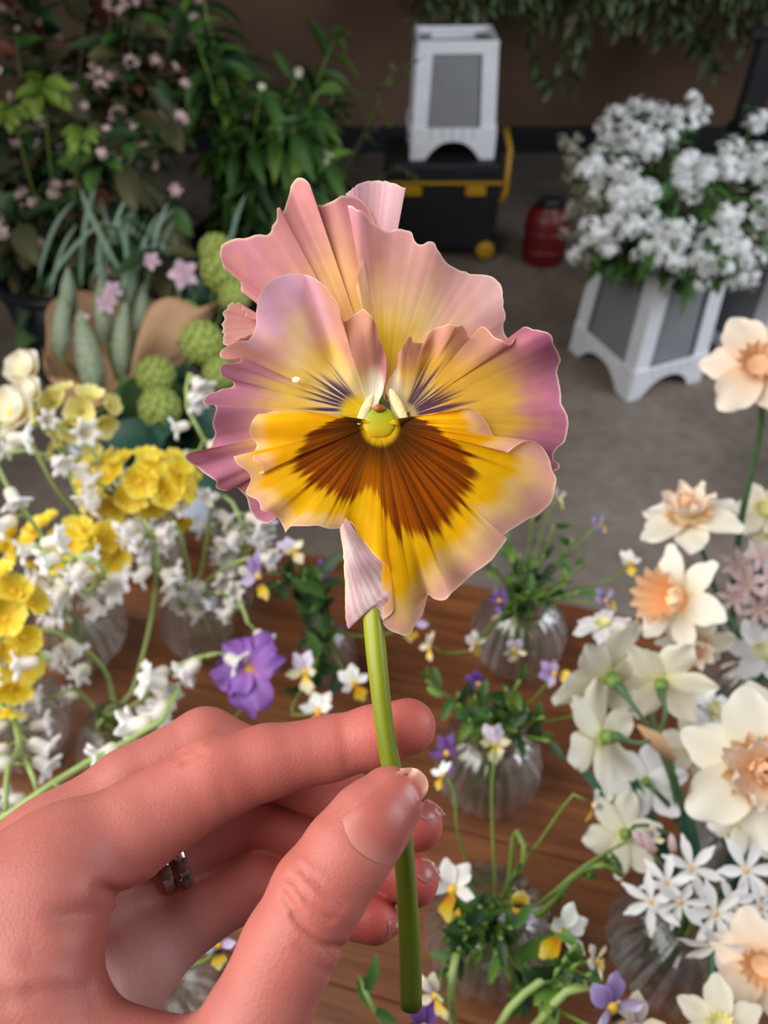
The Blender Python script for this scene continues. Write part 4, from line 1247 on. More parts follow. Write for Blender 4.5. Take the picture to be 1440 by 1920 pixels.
# brown paper wrap standing in a grey tub, with speckled buds and grassy leaves
KP = on_y(215, 640, 1.62); KP = Vector((KP.x, 1.62, 0))
round_tub('round_tub', KP + Vector((-.02, .05, 0)), .14, .30, 'grey tub under the brown paper wrapped bunch', M_PANEL)
def m_paper():
    m, nt, bs, out = new_mat('brown_paper')
    n, n2 = noise(nt, 9., 4), noise(nt, 260., 3)
    r = ramp(nt, [(.3, lin(168, 128, 92)), (.7, lin(196, 156, 116))])
    nt.links.new(n.outputs[0], r.inputs[0]); nt.links.new(r.outputs[0], bs.inputs['Base Color'])
    bs.inputs['Roughness'].default_value = .75
    add_bump(nt, bs, n, .5, .01)
    return m
M_PAPER = m_paper()
KB = KP + Vector((-.02, .05, 0))
wrap = thing('paper_wrap', KB + Vector((0, 0, .02)), 'brown kraft paper wrapped around the speckled buds', 'wrapping paper')
def sheet(edge, foot, seed, bulge):
    """one paper sheet from its foot curve up to its free edge"""
    e, f = catmull(edge, 40), catmull(foot, 40)
    mb = MB()
    def fn(u, v):
        i = round(u * 39)
        a, b = Vector(f[i]), Vector(e[i])
        p = a.lerp(b, v)
        return p - C_FWD * (bulge * math.sin(math.pi * v) * math.sin(math.pi * u)) + Vector((0, .006 * math.sin(u * 17 + seed) * v, .004 * math.sin(u * 11 + seed)))
    mb.grid(fn, 40, 14)
    o = mb.build('paper_sheet', M_PAPER, wrap)
    md = o.modifiers.new('thick', 'SOLIDIFY'); md.thickness = .0012
FT = [P(215 + 40 * math.cos(a), 830 + 14 * math.sin(a), 1.66 - .03 * math.sin(a)) for a in (3.1, 2.4, 1.57, .8, .05)]
FB = [P(215 + 40 * math.cos(a), 815, 1.72) for a in (3.1, 2.4, 1.57, .8, .05)]
sheet([P(78, 655, 1.66), P(90, 700, 1.60), P(140, 716, 1.57), P(185, 752, 1.55), P(235, 740, 1.55), P(262, 690, 1.58)], FT, 1, .03)
sheet([P(250, 700, 1.58), P(258, 640, 1.56), P(280, 578, 1.55), P(320, 558, 1.55), P(370, 572, 1.58), P(420, 565, 1.62)], [P(225, 830, 1.62), P(240, 826, 1.63), P(252, 820, 1.66), P(262, 815, 1.68), P(270, 812, 1.70), P(275, 810, 1.72)], 3, .05)
sheet([P(86, 680, 1.66), P(92, 575, 1.72), P(140, 545, 1.78), P(200, 550, 1.80), P(250, 560, 1.80), P(300, 565, 1.80)], FB + [P(268, 815, 1.74)], 5, -.03)
def m_bud():
    m, nt, bs, out = new_mat('speckled_bud')
    n = noise(nt, 420., 2)
    r = ramp(nt, [(.42, lin(96, 108, 82)), (.58, lin(164, 176, 146))])
    nt.links.new(n.outputs[0], r.inputs[0]); nt.links.new(r.outputs[0], bs.inputs['Base Color']); bs.inputs['Roughness'].default_value = .6
    return m
M_BUD = m_bud()
mbud = MB()
mbud.lathe([(.004, 0), (.014, .012), (.0205, .036), (.0215, .062), (.017, .094), (.009, .120), (.0015, .138)], 18, rib=.06, nrib=6)
BUD = mbud.mesh('bud', M_BUD)
for (px, py, d, rot, s) in ((112, 625, 1.63, .12, 1.0), (128, 570, 1.68, .05, .9), (182, 690, 1.55, -.16, 1.25), (228, 660, 1.60, .10, 1.15), (200, 600, 1.64, -.05, 1.0), (262, 600, 1.68, .12, .9), (245, 560, 1.70, 0, .9)):
    c = P(px, py + 45 * s, d); base = KB + Vector((rv.uniform(-.03, .03), rv.uniform(-.03, .03), .03))
    t = thing('speckled_bud_stem', base, 'pale green speckled long bud standing in the brown paper wrap', 'flower', 'speckled buds in the brown paper')
    stem(t, [base, base.lerp(c, .6), c], .004, .004, M_STEMG)
    inst('bud', BUD, t, c, frame(C_UP + C_RIGHT * rot - C_FWD * .15, C_FWD), s)
BLADE = leaf_mesh('blade', .30, .012, M_LF_GREY, .9, .2, 3, 12, .5)
for k in range(26):
    px = rv.gauss(250, 75); py = rv.uniform(520, 580)
    b0 = P(px, py, rv.uniform(1.62, 1.8))
    t = thing('grass_leaf', b0, 'long narrow grey-green blade rising from the brown paper wrap', 'leaf', 'grassy blades over the brown paper wrap')
    leaf_at(t, BLADE, b0, C_UP + C_RIGHT * rv.gauss(0, .35) - C_FWD * rv.uniform(-.2, .3), -C_FWD, rv.uniform(.7, 1.05), 'blade')
PINKS = leaf_mesh('petal', .042, .03, P_('petal_mauve_pink', (0, lin(206, 170, 190)), (1, lin(226, 196, 212))), .8, .2, 5, 6, .6, .08)
for (px, py, s) in ((345, 515, .85), (200, 570, .6), (212, 545, .55), (285, 490, .5), (155, 598, .4)):
    c = P(px, py, 1.60); base = KB + Vector((.02, 0, .05))
    t = thing('pink_ruffled_flower', base, 'small drooping mauve-pink flower among the grassy blades', 'flower', 'mauve-pink flowers among the grassy blades')
    stem(t, [base, base.lerp(c, .7) + Vector((0, 0, .04)), c], .002, .0015, M_STEMG)
    for j in range(5):
        a = 2 * math.pi * j / 5 + px
        leaf_at(t, PINKS, c, C_RIGHT * math.cos(a) + C_UP * math.sin(a) - C_FWD * .5, -C_FWD, s, 'petal')
# ------------------------------------------------------------------ glass vases on the table
def m_glass(name, ior, rough, col=(1, 1, 1)):
    m, nt, bs, out = new_mat(name)
    bs.inputs['Base Color'].default_value = (*col, 1)
    bs.inputs['Transmission Weight'].default_value = 1.0
    bs.inputs['Roughness'].default_value = rough
    bs.inputs['IOR'].default_value = ior
    return m
def m_vase():
    """clear blown glass: part of the light goes straight through the thin wall"""
    m, nt, bs, out = new_mat('clear_glass')
    bs.inputs['Base Color'].default_value = (.98, .99, .99, 1)
    bs.inputs['Transmission Weight'].default_value = 1.0
    bs.inputs['Roughness'].default_value = .05
    bs.inputs['IOR'].default_value = 1.75
    tr = nt.nodes.new('ShaderNodeBsdfTransparent'); tr.inputs[0].default_value = (.97, .985, .98, 1)
    mix = nt.nodes.new('ShaderNodeMixShader'); mix.inputs[0].default_value = .28
    nt.links.new(bs.outputs[0], mix.inputs[1]); nt.links.new(tr.outputs[0], mix.inputs[2])
    nt.links.new(mix.outputs[0], out.inputs['Surface'])
    return m
M_GLASS = m_vase()
def vase_mesh(name, r, h, neck, rib, nrib):
    out_ = [(0, 0), (r * .55, 0), (r * .70, h * .04), (r * .93, h * .22), (r, h * .42), (r * .95, h * .62), (r * .72, h * .82), (neck * 1.02, h * .92), (neck, h * .97), (neck * 1.18, h)]
    o = catmull(out_, 34)
    th = .0022
    mb = MB()
    n = 160
    def prof(v, u, inner):
        i = min(int(v * 33), 32); f = v * 33 - i
        R, Z = o[i] * (1 - f) + o[i + 1] * f
        if inner:
            R = max(R - th, 0); Z = max(Z, .004) if v < .9 else Z
        k = 1 + rib * math.cos(nrib * 2 * math.pi * u) * math.sin(math.pi * min(1, max(0, Z / h))) * (1 if not inner else .6)
        return Vector((R * k * math.cos(2 * math.pi * u), R * k * math.sin(2 * math.pi * u), Z))
    mb.grid(lambda u, v: prof(v * 2, u, False) if v <= .5 else prof(2 - 2 * v, u, True), n, 61, close_u=True)
    return mb.mesh(name, M_GLASS)
VM = {'globe': vase_mesh('vase', .047, .092, .021, .05, 20), 'small': vase_mesh('vase', .032, .085, .013, .045, 18), 'slim': vase_mesh('vase', .021, .125, .014, .02, 12)}
VH = {'globe': .092, 'small': .085, 'slim': .125}
def vase(px, py, kind, label, s=1.0, group=None):
    h = VH[kind] * s
    c = on_z(px, py, TZ + h * .45); c.z = TZ + .0003
    o = inst('glass_vase', VM[kind], None, c, Quaternion((0, 0, 1), px * .37), s)
    tag(o, label, 'vase', group)
    return {'c': c, 'top': c + Vector((0, 0, h)), 'foot': c + Vector((0, 0, .012)), 'r': .5 * {'globe': .021, 'small': .013, 'slim': .014}[kind] * s}
V1 = vase(140, 1172, 'globe', 'ribbed glass globe vase under the yellow and white flowers', 1.05)
V2 = vase(28, 1350, 'globe', 'ribbed glass globe vase with drooping yellow petals, near the table end', 1.0)
V3 = vase(272, 1012, 'globe', 'ribbed glass globe vase at the table edge beside the pale tub', .92)
V4 = vase(370, 1165, 'small', 'small ribbed glass vase of white bluebells between the globe vases', 1.12)
V5 = vase(225, 1402, 'small', 'small ribbed glass vase of white bluebells next to the knuckles', 1.1)
V6 = vase(612, 1225, 'small', 'small ribbed glass vase of violas behind the pansy stem', .92)
V7 = vase(436, 1070, 'slim', 'slim clear glass tube vase of white flowers', 1.0)
V8 = vase(972, 1185, 'globe', 'ribbed glass globe vase of leafy violas at the far table edge', 1.0)
V9 = vase(914, 1428, 'globe', 'ribbed glass globe vase of violas in front of the fingertips', 1.0)
V10 = vase(915, 1745, 'globe', 'ribbed glass globe vase with white and yellow viola below the little finger', 1.02)
V11 = vase(1268, 1765, 'globe', 'ribbed glass globe vase under the white starry flowers', 1.05)
V12 = vase(330, 1860, 'small', 'small ribbed glass vase seen through the gap below the palm', 1.0)
V13 = vase(1400, 1285, 'globe', 'ribbed glass globe vase holding the peach daffodils', 1.0)
V14 = vase(1395, 1560, 'globe', 'ribbed glass globe vase holding the double daffodil', 1.0)

V15 = vase(900, 2140, 'globe', 'ribbed glass globe vase at the table front with thick green stalks', 1.0)

# ------------------------------------------------------------------ blossoms
def petal_mesh(name, W, mat, bend=.3, cup=.15, wav=0., nu=7, nv=8, pk=.6, sharp=.6, L=1.0, notch=0., base=.12):
    mb = MB()
    def fn(u, v):
        s = (u - .5) * 2
        k = v ** (math.log(.5) / math.log(pk))
        w = W * max(base * (1 - v), math.sin(math.pi * min(1, k * .88)) ** sharp)
        a = bend * v
        y = L * ((math.sin(a) / bend) if abs(bend) > 1e-3 else v) * (1 - notch * (1 - abs(s)) * v ** 4)
        z = L * ((1 - math.cos(a)) / bend if abs(bend) > 1e-3 else 0)
        return (s * w / 2, y - .20 * L * v ** 3 * s * s, z + cup * w * s * s + wav * v * v * math.sin(s * 5 + v * 3))
    mb.grid(fn, nu, nv)
    return mb.mesh(name, mat)
def dot(name, r, mat, h=.5):
    mb = MB(); mb.lathe([(0, -r * h), (r * .8, -r * h * .5), (r, 0), (r * .7, r * h), (0, r * h * 1.3)], 10)
    return mb.mesh(name, mat)
def head(root, pos, facing, size, spec, up=None, roll=0., name='flower_head'):
    """a blossom: its centre is a part of the plant, its petals are sub-parts"""
    q = frame(facing, up) @ Quaternion((0, 0, 1), roll)
    c = inst(name, spec['centre'], root, pos, q, size)
    for (m_, ang, tilt, sc, z) in spec['petals']:
        o = link(spec.get('pname', 'petal'), m_, c)
        o.rotation_mode = 'QUATERNION'
        o.rotation_quaternion = Quaternion((0, 0, 1), math.radians(ang)) @ Quaternion((1, 0, 0), math.radians(tilt))
        o.location = (0, 0, z)
        o.scale = (sc, sc, sc) if not hasattr(sc, '__len__') else sc
    return c
def vi(up, side, low, eye, lowtip=None):
    mu = P_('viola_upper', (0, up[0]), (1, up[1])); ms = P_('viola_side', (0, side[0]), (.35, side[1]), (1, side[1]))
    ml = P_('viola_lower', (0, low[0]), (.3, low[0]), (.55, low[1]), (1, lowtip or low[1]))
    pu, ps, pl = petal_mesh('petal', .62, mu, -.5, .1, .03), petal_mesh('petal', .52, ms, .3, .1, .03), petal_mesh('petal', .72, ml, -.4, .06, .03, pk=.68)
    return {'centre': dot('flower_head', .09, eye), 'petals': [(pu, 24, 12, .50, -.03), (pu, -24, 12, .50, -.045), (ps, 84, 18, .44, 0), (ps, -84, 18, .44, 0), (pl, 180, 14, .52, .01)]}
W_, Y_, K_ = lin(246, 245, 240), lin(246, 200, 20), lin(50, 24, 60)
LI, PU, CRM, DP = lin(188, 168, 216), lin(122, 76, 158), lin(244, 236, 200), lin(74, 40, 104)
VIO = {
    'white': vi((W_, W_), (lin(240, 220, 140), W_), (lin(230, 150, 10), Y_), M_YELC, lin(248, 226, 120)),
    'lilac': vi((PU, LI), (K_, lin(206, 190, 226)), (K_, Y_), M_YELC, lin(240, 226, 150)),
    'purple': vi((DP, PU), (K_, PU), (K_, PU), M_YELC, lin(150, 106, 176)),
    'pale': vi((lin(214, 200, 224), lin(226, 216, 232)), (DP, CRM), (Y_, CRM), M_YELC, lin(240, 228, 190)),
    'cream': vi((lin(120, 96, 140), CRM), (K_, CRM), (Y_, lin(244, 222, 130)), M_YELC, CRM),
    'violet': vi((lin(84, 44, 130), lin(120, 70, 176)), (DP, lin(126, 80, 180)), (Y_, lin(228, 180, 40)), M_YELC, lin(120, 80, 170)),
}
M_RUF = P_('sweet_purple', (0, lin(222, 150, 190)), (.3, lin(168, 116, 200)), (1, lin(150, 104, 190)), streak=.3)
pr = petal_mesh('petal', .95, M_RUF, -.5, .1, .17, 13, 10, .6, .5)
VIO['ruffle'] = {'centre': dot('flower_head', .08, M_YELC), 'petals': [(pr, a, t_, s, z) for a, t_, s, z in ((30, 8, .55, -.05), (-32, 8, .55, -.06), (85, 30, .5, 0), (-85, 30, .5, 0), (180, 20, .6, .023), (140, 40, .4, .03))]}
def naf(mt, mc, n=6, wid=.58, corona=.20, clen=.22, bend=-.25, frill=.03, extra=()):
    t1, t2 = petal_mesh('tepal', wid, mt, bend, .10, .03, 9, 11, .55, .42), petal_mesh('tepal', wid * .92, mt, bend * .6, .08, .03, 9, 11, .55, .42)
    mb = MB()
    def fn(u, v):
        r = corona * (.45 + .55 * v) * (1 + frill / corona * v * v * math.sin(u * 2 * math.pi * 12))
        return (r * math.cos(2 * math.pi * u), r * math.sin(2 * math.pi * u), clen * v - .02)
    mb.grid(fn, 48, 7, close_u=True)
    mb.lathe([(0, -.12), (.05, -.10), (.06, -.02), (.02, 0)], 10, mi=1)
    ps = [(t1, 60 * k * 2, 6, .5, 0) for k in range(3)] + [(t2, 60 * (2 * k + 1), 2, .47, -.02) for k in range(3)]
    return {'centre': mb.mesh('corona', [mc, M_STEMG]), 'petals': ps + list(extra), 'pname': 'tepal'}
M_PEACH = P_('corona_peach', (0, lin(236, 160, 96)), (.6, lin(248, 196, 146)), (1, lin(250, 214, 176)))
M_YCOR = P_('corona_yellow', (0, lin(226, 214, 110)), (1, lin(244, 236, 180)))
M_CREAMP = P_('petal_peach_cream', (0, lin(250, 200, 150)), (.5, lin(252, 230, 204)), (1, lin(252, 240, 224)), var=.05)
inn = petal_mesh('inner_petal', .5, M_PEACH, .9, .25, .06, 7, 7, .55, .6)
inc = petal_mesh('inner_petal', .42, M_CREAMP, .6, .2, .05, 7, 8, .55, .6)
rr = random.Random(4)
DBL = [(inn, 45 * k + rr.uniform(-10, 10), 50 + rr.uniform(-10, 15), .22 + .05 * rr.random(), .03) for k in range(8)] + [(inn, 60 * k + 20, 75, .18, .05) for k in range(6)] + [(inc, 51 * k + 8, 32 + rr.uniform(-8, 8), .36, .01) for k in range(7)]
NAR = {
    'white': naf(M_IVORY, M_YCOR, clen=.12, corona=.13),
    'pure': naf(M_WHITE, M_YCOR, clen=.10, corona=.12, wid=.6),
    'peach': naf(M_CREAM, M_PEACH, clen=.34, corona=.22, wid=.56, frill=.04),
    'cream': naf(M_CREAMP, M_PEACH, clen=.14, corona=.16, wid=.72),
    'double': naf(M_CREAM, M_PEACH, clen=.10, corona=.2, wid=.68, extra=DBL),
}
st = petal_mesh('petal', .30, M_WHITE, -.15, .15, 0, 5, 7, .55, .6)
STAR = {'centre': dot('flower_head', .06, plain('star_centre', lin(214, 176, 140), .6)), 'petals': [(st, 60 * k, 14 + 6 * (k % 2), .5, 0) for k in range(6)]}
pp = petal_mesh('petal', .85, M_YELP, .25, .12, .07, 9, 7, .62, .5, notch=.12)
PRIM = {'centre': dot('flower_head', .1, M_YELC), 'petals': [(pp, 72 * k, 10, .5, 0) for k in range(5)]}
M_PALEY = P_('petal_pale_yellow', (0, lin(240, 220, 90)), (1, lin(248, 240, 176)), var=.06)
pq = petal_mesh('petal', .85, M_PALEY, .5, .12, .05, 7, 6, .62, .5, notch=.1)
PALE = {'centre': dot('flower_head', .1, M_GRNC), 'petals': [(pq, 72 * k, 14, .5, 0) for k in range(5)]}
pw = petal_mesh('petal', 1.0, M_CREAM, .7, .2, .02, 7, 7, .6, .45)
ROUND = {'centre': dot('flower_head', .13, M_YELC, .8), 'petals': [(pw, 72 * k, 30, .52, 0) for k in range(5)] + [(pw, 72 * k + 36, 12, .54, -.04) for k in range(5)]}
def bell_mesh(seed):
    mb = MB()
    def fn(u, v):
        lob = .5 + .5 * math.cos(6 * 2 * math.pi * u)
        prof = [(0, 0), (.32, .06), (.41, .22), (.40, .42), (.44, .62), (.66, .78), (.96, .84), (1.14, .74)]
        k = v * 7; i = min(int(k), 6); f = k - i
        r = prof[i][0] * (1 - f) + prof[i + 1][0] * f; z = prof[i][1] * (1 - f) + prof[i + 1][1] * f
        if v > .62:
            w = (v - .62) / .38
            r0, z0 = .42, .56
            m_ = 1 - w * (1 - lob) * .95
            r, z = r0 + (r - r0) * m_, z0 + (z - z0) * m_
        return (r * math.cos(2 * math.pi * u) * .55, r * math.sin(2 * math.pi * u) * .55, z)
    mb.grid(fn, 36, 12, close_u=True)
    mb.tube([(0, 0, .023), (0, 0, -.10), (.01, 0, -.2)], .04, 5, 1)
    return mb.mesh('bell', [M_BELL, M_STEMP])
M_BELL = P_('bell_white', (0, lin(232, 226, 196)), (.4, lin(242, 236, 228)), (1, lin(248, 246, 248)), var=.05)
BELL = bell_mesh(0)
SPRIG = {k: leaf_mesh('leaf', .022, .0085, m_, .5, .15, 5, 9, .6, serr=.12) for k, m_ in (('mid', M_LF_MID), ('bright', M_LF_BRIGHT), ('dark', M_LF_DARK))}
re = random.Random(77)
def into(v): return [v['top'] + Vector((re.uniform(-1, 1) * v['r'], re.uniform(-1, 1) * v['r'], 0)), v['foot'] + Vector((re.uniform(-1, 1) * v['r'] * 1.2, re.uniform(-1, 1) * v['r'] * 1.2, 0))]
def plant(name, label, cat, group, path, v, r0, r1, mat, n=22, sides=8):
    """path: (px, py, depth) from the tip down; ends inside vase v"""
    pts = [P(*p) for p in path] + (into(v) if v else [])
    t = thing(name, pts[-1], label, cat, group)
    q = stem(t, pts[::-1], r0, r1, mat, n, sides)
    return t, q[::-1]
def bluebell(path, v, nb, label, span=.5, s=.023, group='white bluebell stems', r=.0021, mat=None):
    t, q = plant('white_bluebell', label, 'flower', group, path, v, r * 1.15, r * .8, mat or M_STEMP)
    m_ = int(len(q) * span)
    nb = max(2, round(nb * .8))
    for k in range(nb):
        i = min(int(m_ * k / nb), len(q) - 2)
        p = q[i]
        side = (C_RIGHT * re.choice((-1, 1)) * re.uniform(.4, 1) + C_UP * re.uniform(-.9, .35) - C_FWD * re.uniform(-.2, .9)).normalized()
        d = (side + Vector((0, 0, -.35))).normalized()
        c = p + side * re.uniform(.004, .010)
        mb = MB(); mb.tube([p, p.lerp(c, .6) + Vector((0, 0, .002)), c], .0007, 5); mb.build('pedicel', M_STEMP, t)
        inst('bell', BELL, t, c, frame(d, C_UP), s * re.uniform(.74, 1.02))
    return t
# white bluebells, from their tips to their vases
bluebell([(15, 1190, .60), (60, 1180, .60), (105, 1186, .61), (150, 1212, .63), (195, 1255, .66), (212, 1310, .68), (218, 1350, .68)], V5, 8, 'white bluebell bending over the globe vase from the small vase by the knuckles', .42)
bluebell([(270, 975, .66), (292, 1020, .67), (293, 1075, .68), (285, 1150, .69), (265, 1240, .69), (240, 1310, .69)], V5, 10, 'tall upright white bluebell standing in front of the table-edge vase', .26)
bluebell([(410, 1225, .62), (350, 1240, .63), (300, 1275, .65), (255, 1320, .68)], V5, 11, 'white bluebell laid out towards the purple ruffled flower', .62, .024)
bluebell([(95, 1310, .66), (135, 1290, .66), (150, 1300, .67), (175, 1325, .68)], V5, 3, 'short white bluebell with wilted bells beside the small vase', .6)
bluebell([(215, 965, .70), (275, 945, .70), (325, 980, .72), (350, 1050, .74), (358, 1100, .76)], V4, 8, 'white bluebell arching towards the yellow cluster', .42)
bluebell([(455, 985, .72), (430, 935, .72), (400, 940, .73), (388, 1010, .75), (374, 1085, .77)], V4, 6, 'white bluebell hooked over beside the slim tube vase', .45)
bluebell([(470, 1045, .70), (430, 1060, .71), (395, 1085, .74), (375, 1110, .77)], V4, 6, 'short white bluebell leaning against the slim tube vase', .6)
bluebell([(465, 1170, .68), (450, 1130, .69), (415, 1110, .71), (382, 1115, .76)], V4, 9, 'white bluebell drooping over the rim of its small vase', .7)
bluebell([(310, 1085, .70), (330, 1120, .71), (350, 1135, .75)], V4, 2, 'stubby white bluebell bud beside its small vase', .5)
bluebell([(335, 1290, .50), (310, 1345, .49), (250, 1383, .48), (130, 1448, .46), (10, 1530, .44), (-160, 1640, .46), (-420, 1800, .612)], None, 8, 'long thick pale bluebell stem crossing in front of the vases', .26, .024, r=.0022)
bluebell([(0, 790, .60), (-10, 860, .60), (35, 945, .61), (75, 1000, .63), (100, 1080, .66)], V1, 9, 'white bluebell leaning over the table end', .62)
bluebell([(10, 850, .62), (60, 845, .62), (120, 868, .63), (185, 905, .66), (235, 950, .74)], V3, 12, 'white bluebell stretched out over the floor gap', .62)
bluebell([(40, 800, .66), (110, 800, .66), (170, 840, .67), (215, 920, .72)], V3, 9, 'white bluebell beneath the cream ranunculus', .6)
bluebell([(130, 1040, .56), (180, 1050, .56), (195, 1075, .57), (160, 1110, .66)], V1, 14, 'dense white bluebell head resting over the ribbed globe vase', .8, .025)
bluebell([(60, 1030, .58), (110, 1045, .58), (140, 1085, .62)], V1, 8, 'white bluebell beside the dense head over the globe vase', .7, .025)
bluebell([(90, 1240, .56), (50, 1195, .57), (40, 1250, .62)], V2, 6, 'white bluebell below the yellow primrose at the table end', .6)
bluebell([(75, 1500, .50), (60, 1450, .50), (40, 1410, .54), (30, 1350, .62)], V2, 10, 'white bluebell hanging down in front of the end vase', .75, .023)
bluebell([(10, 1520, .48), (15, 1440, .50), (35, 1390, .55)], V2, 6, 'white bluebell hanging at the very end of the table', .7, .023)
bluebell([(355, 700, .72), (350, 760, .72), (385, 840, .73), (320, 850, .74), (285, 870, .76), (270, 930, .80)], V3, 7, 'white bluebell standing against the green snowballs', .45, .024)
bluebell([(270, 1000, .66), (235, 1020, .67), (240, 1000, .76)], V3, 9, 'white bluebell spilling over the table-edge vase', .8)
bluebell([(470, 960, .74), (462, 1000, .75), (450, 1030, .77)], V7, 7, 'white bluebell in the slim tube vase', .6, .025)
bluebell([(500, 985, .74), (480, 1020, .75), (445, 1040, .77)], V7, 6, 'nodding white bluebell in the slim tube vase, nearest the pansy', .6, .025)

def cluster(path, v, spec, n, spread, size, label, name, group=None, facing=None, r=.0022, mat=None):
    t, q = plant(name, label, 'flower', group, path, v, r, r * .8, mat or M_STEMG)
    for k in range(n):
        z = 1 - (k + .5) / n; a = k * 2.39996
        rad = math.sqrt(max(0, 1 - z * z))
        d = (C_RIGHT * rad * math.cos(a) + C_UP * (rad * math.sin(a)) - C_FWD * (z + .15)).normalized()
        c = q[0] + (C_RIGHT * rad * math.cos(a) * spread[0] + C_UP * rad * math.sin(a) * spread[1] - C_FWD * z * spread[2])
        mb = MB(); mb.tube([q[1], c - d * size * .12], .0007, 5); mb.build('pedicel', M_STEMP, t)
        head(t, c, d + (facing or Vector((0, 0, .15))) + rdir(re) * .3, size * re.uniform(.85, 1.15), spec, rdir(re))
    return t
cluster([(255, 905, .70), (262, 960, .76)], V3, PRIM, 17, (.048, .024, .023), .036, 'broad cluster of yellow primroses above the table-edge vase', 'yellow_primrose')
cluster([(110, 1020, .66), (125, 1090, .70)], V1, PRIM, 10, (.042, .018, .014), .036, 'yellow primroses behind the dense white bluebell head', 'yellow_primrose')
cluster([(205, 1040, .68), (180, 1090, .72)], V1, PRIM, 4, (.014, .022, .012), .036, 'yellow primroses at the side of the globe vase', 'yellow_primrose')
cluster([(10, 1155, .56), (20, 1230, .60)], V2, PRIM, 9, (.020, .030, .014), .036, 'yellow primroses at the end of the table', 'yellow_primrose')
cluster([(15, 1285, .58), (25, 1300, .62)], V2, PRIM, 5, (.018, .02, .01), .036, 'drooping yellow primroses hanging on the end vase', 'yellow_primrose', facing=Vector((0, -.4, -.5)))
cluster([(335, 930, .74), (300, 960, .79)], V3, PRIM, 5, (.014, .026, .012), .034, 'narrow yellow primrose cluster next to the pansy', 'yellow_primrose')
cluster([(140, 775, .72), (180, 850, .76)], V3, PALE, 9, (.034, .020, .014), .033, 'pale yellow primroses under the brown paper', 'pale_primrose')
cluster([(160, 845, .74), (200, 900, .78)], V3, PALE, 6, (.03, .016, .014), .028, 'greenish pale primroses above the pale tub', 'pale_primrose')
for (px, py, d, s, lab) in ((54, 698, .72, .044, 'small cream ranunculus against the floor'), (34, 778, .66, .054, 'open cream ranunculus with yellow eye'), (60, 742, .70, .036, 'cream ranunculus squeezed between two others')):
    t, q = plant('cream_ranunculus', lab, 'flower', None, [(px, py, d), (px + 60, py + 120, d + .03), (160, 1000, .74)], V1, .002, .0016, M_STEMP)
    head(t, q[0], cdir(-.25, .35, 1), s, ROUND)

# violas: (kind, px, py, depth, size, facing, vase, label)
def viola(kind, px, py, d, size, face, v, label, mid=None, roll=0., leaves=0, mat=None):
    t, q = plant('viola', label, 'flower', None, [(px, py, d)] + (mid or []), v, .0011, .0009, mat or M_STEMG, 20, 6)
    head(t, q[0] + cdir(*face) * .003, cdir(*face), size, VIO[kind], roll=roll)
    for k in range(leaves):
        i = re.randrange(4, 14)
        leaf_at(t, SPRIG[re.choice(('mid', 'bright', 'dark'))], q[i], (rdir(re, .6) - C_FWD * .2).normalized(), -C_FWD + rdir(re) * .5, re.uniform(.8, 1.5))
    return t
viola('lilac', 1118, 988, .66, .024, (.9, .3, .6), V8, 'lilac viola with yellow lip standing out over the floor', [(1095, 1010, .67), (1030, 1080, .74)], 1.2)
viola('white', 1176, 1055, .66, .024, (.2, .2, 1), V8, 'white viola with yellow lip against the grey floor', [(1150, 1085, .68), (1050, 1110, .74)], .1)
viola('lilac', 1130, 1128, .64, .028, (.7, .3, .7), V8, 'lilac viola above the bluish narcissus', [(1100, 1130, .66), (1030, 1120, .74)], .9)
viola('purple', 938, 1125, .70, .024, (-.4, 0, 1), V8, 'dark purple viola in front of the leafy globe vase', [(950, 1110, .73)])
viola('white', 885, 1205, .66, .025, (.6, -.2, .8), V8, 'white viola with orange lip low beside the globe vase', [(905, 1190, .69), (950, 1140, .73)], .5)
viola('pale', 962, 1215, .66, .026, (.1, -.6, .9), V8, 'pale lilac viola hanging before the globe vase', [(965, 1180, .69), (968, 1130, .73)])
viola('cream', 812, 1212, .66, .026, (-.9, .1, .4), V8, 'cream viola seen from the side near the pansy edge', [(835, 1225, .67), (900, 1210, .69), (955, 1140, .74)], .4)
viola('violet', 898, 1278, .62, .024, (-.2, -.4, 1), V9, 'deep violet viola with yellow lip above the fingertips', [(900, 1300, .63)], .6)
viola('lilac', 1042, 1262, .60, .028, (-.5, .1, 1), V9, 'lilac viola with yellow lip touching the white narcissus', [(1010, 1300, .62), (950, 1360, .65)], 1.4)
viola('cream', 1082, 1340, .60, .022, (.3, .3, .8), V9, 'small cream viola tucked under the white narcissus', [(1040, 1350, .62)])
viola('purple', 842, 1412, .57, .030, (-.6, .2, .8), V9, 'dusky purple viola next to the fingertips', [(870, 1390, .60)], .3, 2)
viola('pale', 924, 1392, .57, .030, (.1, .2, 1), V9, 'pale viola with yellow lip in front of the globe vase', [(930, 1375, .60)], 0, 2)
viola('white', 836, 1455, .50, .020, (-.8, .4, .4), V10, 'tiny white viola on a long curved stem', [(852, 1490, .50), (858, 1560, .51), (885, 1640, .53)], .2)
viola('white', 1104, 1503, .46, .021, (.7, -.3, .6), V10, 'tiny white viola at the end of a long slanting stem', [(1075, 1490, .46), (1010, 1580, .49), (960, 1650, .52)], -.5)
viola('pale', 930, 1400, .52, .016, (.2, .6, .6), V10, 'small closed pale viola on a straight stem', [(922, 1480, .52), (925, 1600, .52), (928, 1660, .53)])
viola('white', 850, 1665, .46, .036, (-.25, .15, 1), V10, 'white viola with bright yellow lip below the little finger', [(865, 1700, .48), (890, 1720, .52)], -.12)
viola('lilac', 965, 1700, .48, .032, (.1, -.3, 1), V10, 'cream and purple viola over the near globe vase', [(950, 1690, .50)], 3.0)
viola('white', 1050, 1745, .42, .034, (.2, .1, 1), V10, 'white viola with narrow petals and yellow heart', [(1040, 1790, .43), (1010, 1840, .46), (960, 1790, .50)], -.9, 3)
